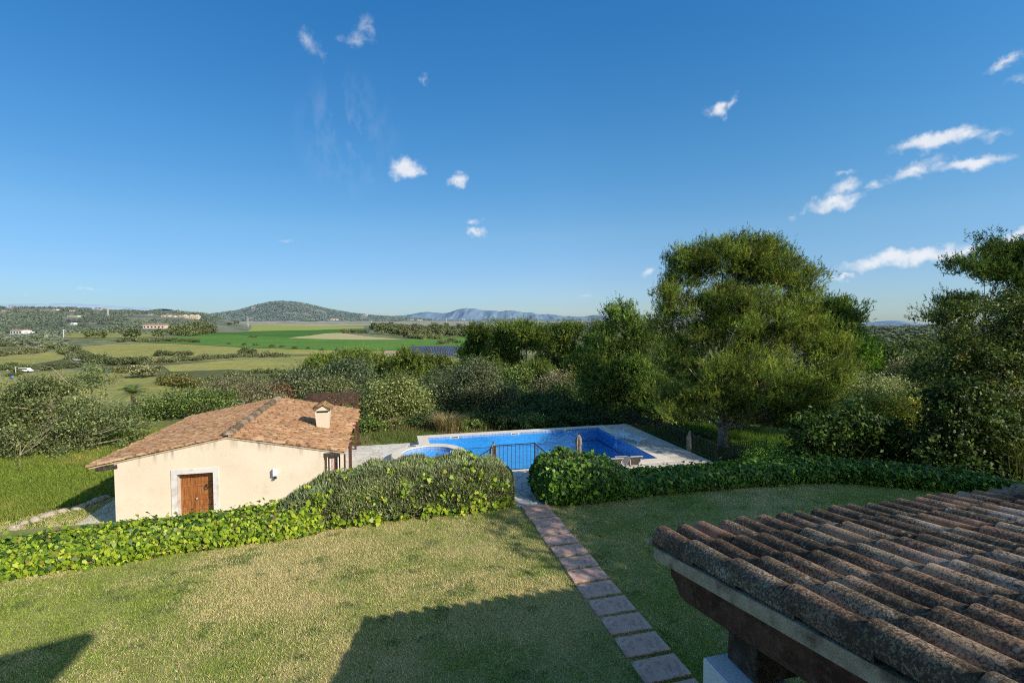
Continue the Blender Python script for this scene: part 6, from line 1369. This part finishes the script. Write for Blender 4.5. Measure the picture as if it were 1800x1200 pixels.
# the ruin: stepped broken walls
q = ground(335, 560.5); x, D = camxd(q[0], q[1]); k = D / FOC
t = thing('ruin', 'roofless pale stone ruin on the low ridge', 'ruin', (q[0], q[1], q[2] - .2), -YAW); w = 26 * k; rnd = random.Random(9); mb = MB(); x0 = -w / 2
while x0 < w / 2: dx = w * rnd.uniform(.03, .08); mb.box(x0, min(x0 + dx, w / 2), 0, w * .3, -1, k * rnd.uniform(3, 8.2)); x0 += dx + .02
mb.build('wall', noisy('ruin_stone', (.5, .41, .3), (.66, .56, .42), .4, .95), t)
mb = MB()
for i in range(6): xx = -w * .4 + i * w * .15; mb.box(xx, xx + w * .03, -.1, -.02, k * 1, k * 3)
mb.build('openings', M['dark_wood'], t)
# barn roof and rows of solar panels beyond the pines
q = at(690, 628, PLAIN); sb = thing('barn', 'tile roofed barn with a white gable left of the solar panels', 'barn', tuple(q), radians(-38))
mb = MB(); mb.box(-4.5, 4.5, -3, 3, -.5, 2.6); mb.extrude([(-3, 2.61), (0, 3.7), (3, 2.61)], 0, -4.4, 4.4); mb.build('wall', M['white'], sb)
mb = MB(); mb.extrude([(-3.5, 2.7), (0, 3.9), (3.5, 2.7), (3.5, 2.55), (0, 3.72), (-3.5, 2.55)], 0, -4.9, 4.9); mb.build('roof', noisy('barn_tiles', (.42, .25, .17), (.54, .35, .25), 1.5, .9), sb)
def panelmat():
    m, nt, out = newmat('solar_cells'); tc = nd(nt, 'ShaderNodeTexCoord').outputs['Object']
    b = nd(nt, 'ShaderNodeTexBrick', {'Vector': tc, 'Color1': (.03, .04, .075, 1), 'Color2': (.045, .055, .10, 1), 'Mortar': (.30, .33, .38, 1), 'Scale': 1, 'Mortar Size': .045, 'Brick Width': 1.05, 'Row Height': 1.9}, offset=0)
    principled(nt, out, b.outputs[0], .25, None, .5); return m
M['solar'] = panelmat()
for i in range(7):
    py = 629 - i * 2.35; a = at(722 + 3 * (i < 2) * 14, py, PLAIN); b = at(812, py - .3, PLAIN); L = np.linalg.norm(b - a); c = (a + b) / 2
    t = thing('solar_panel_row', 'row of dark solar panels beyond the pines, %s from the front' % pos_words[i], 'solar panels', tuple(c), math.atan2(b[1] - a[1], b[0] - a[0]), 'rows of solar panels')
    mb = MB(); mb.box(-L / 2, L / 2, -1.9, 1.9, -.04, .04); o = mb.build('panels', M['solar'], t, (0, 0, 1.9)); o.rotation_euler = (radians(26), 0, 0)
    mb = MB()
    for x_ in np.arange(-L / 2 + 1, L / 2, 3): mb.bar((x_, -1.4, -.3), (x_, -1.4, 1.15), .12); mb.bar((x_, 1.4, -.3), (x_, 1.4, 2.5), .12)
    mb.build('frame', M['lamp_metal'], t)
# masts and poles
def mast(px, py, top, label, lat=False, wpx=1.0):
    q = ground(px, py); x, D = camxd(q[0], q[1]); k = D / FOC; h = (py - top) * k; w = wpx * k
    t = thing('pylon' if lat else 'utility_pole', label, 'mast' if lat else 'pole', tuple(q), -YAW)
    mb = MB()
    if lat:
        for sx in (-1, 1):
            for sy in (-1, 1): mb.bar((sx * w, sy * w, -1), (sx * w * .45, sy * w * .45, h), w * .35)
        n = 9
        for i in range(n):
            z0, z1 = h * i / n, h * (i + 1) / n; a = w * (1 - .55 * i / n); b = w * (1 - .55 * (i + 1) / n)
            for sg in (-1, 1): mb.bar((-a * sg, -a, z0), (b * sg, -b, z1), w * .2); mb.bar((a, -a * sg, z0), (b, b * sg, z1), w * .2)
    else: mb.tube([(0, 0, -1), (0, 0, h)], [w * .5, w * .36], 8)
    mb.build('shaft', M['mast'], t)
    mb = MB(); mb.bar((-w * 1.6, 0, h * .93), (w * 1.6, 0, h * .93), w * .4); mb.build('crossarm', M['mast'], t)
M['mast'] = noisy('mast_grey', (.42, .44, .46), (.56, .57, .58), .5, .7, bmp=0)
mast(190, 557, 540, 'grey lattice mast on the wooded ridge', True, 1.0); mast(436, 574, 556.5, 'pale pole standing in the lime green field', False, 1.1); mast(653, 579, 564, 'pale pole beside the far wood', False, 1.1); mast(785, 569, 559, 'thin pole below the mountains', False, .9)
mast(112, 593, 578.5, 'brick coloured pole at the end of the lane', False, 1.7); mast(28, 659, 644, 'rusty post at the scrap yard', False, 1.4)
for px, py, lb in ((21.5, 665.5, 'blue plastic drum beside the bush at far left'), (190.5, 655.3, 'blue plastic drum in the pasture behind the carob')):
    q = at(px, py, PLAIN); mb = MB(); mb.lathe([(0, 0), (.38, 0), (.40, .3), (.38, .5), (.40, .7), (.38, 1.0), (.33, 1.02), (0, 1.02)], (0, 0, 0), 14)
    tag(mb.build('drum', noisy('blue_drum', (.01, .12, .6), (.02, .16, .7), 3, .4), None, (q[0], q[1], PLAIN + .2)), lb, 'drum')
q = at(46, 654.5, PLAIN); v_ = thing('parked_van', 'small white van parked at the scrap yard in the left distance', 'van', (q[0], q[1], PLAIN + .2), radians(-8))
mb = MB(); mb.extrude([(-2.2, .35), (2.2, .35), (2.2, .95), (1.6, 1.1), (1.0, 1.75), (-2.2, 1.8)], 1, -.85, .85); mb.build('body', M['white'], v_, bevel=.05)
mb = MB(); mb.extrude([(-1.9, 1.15), (1.25, 1.15), (.9, 1.6), (-1.9, 1.62)], 1, -.87, -.855); mb.build('window', M['glass'], v_)
for x_ in (-1.4, 1.4):
    for y_ in (-.86, .7): mb = MB(); mb.tube([(x_, y_, .33), (x_, y_ + .16, .33)], .33, 14); mb.build('wheel', M['black'], v_)
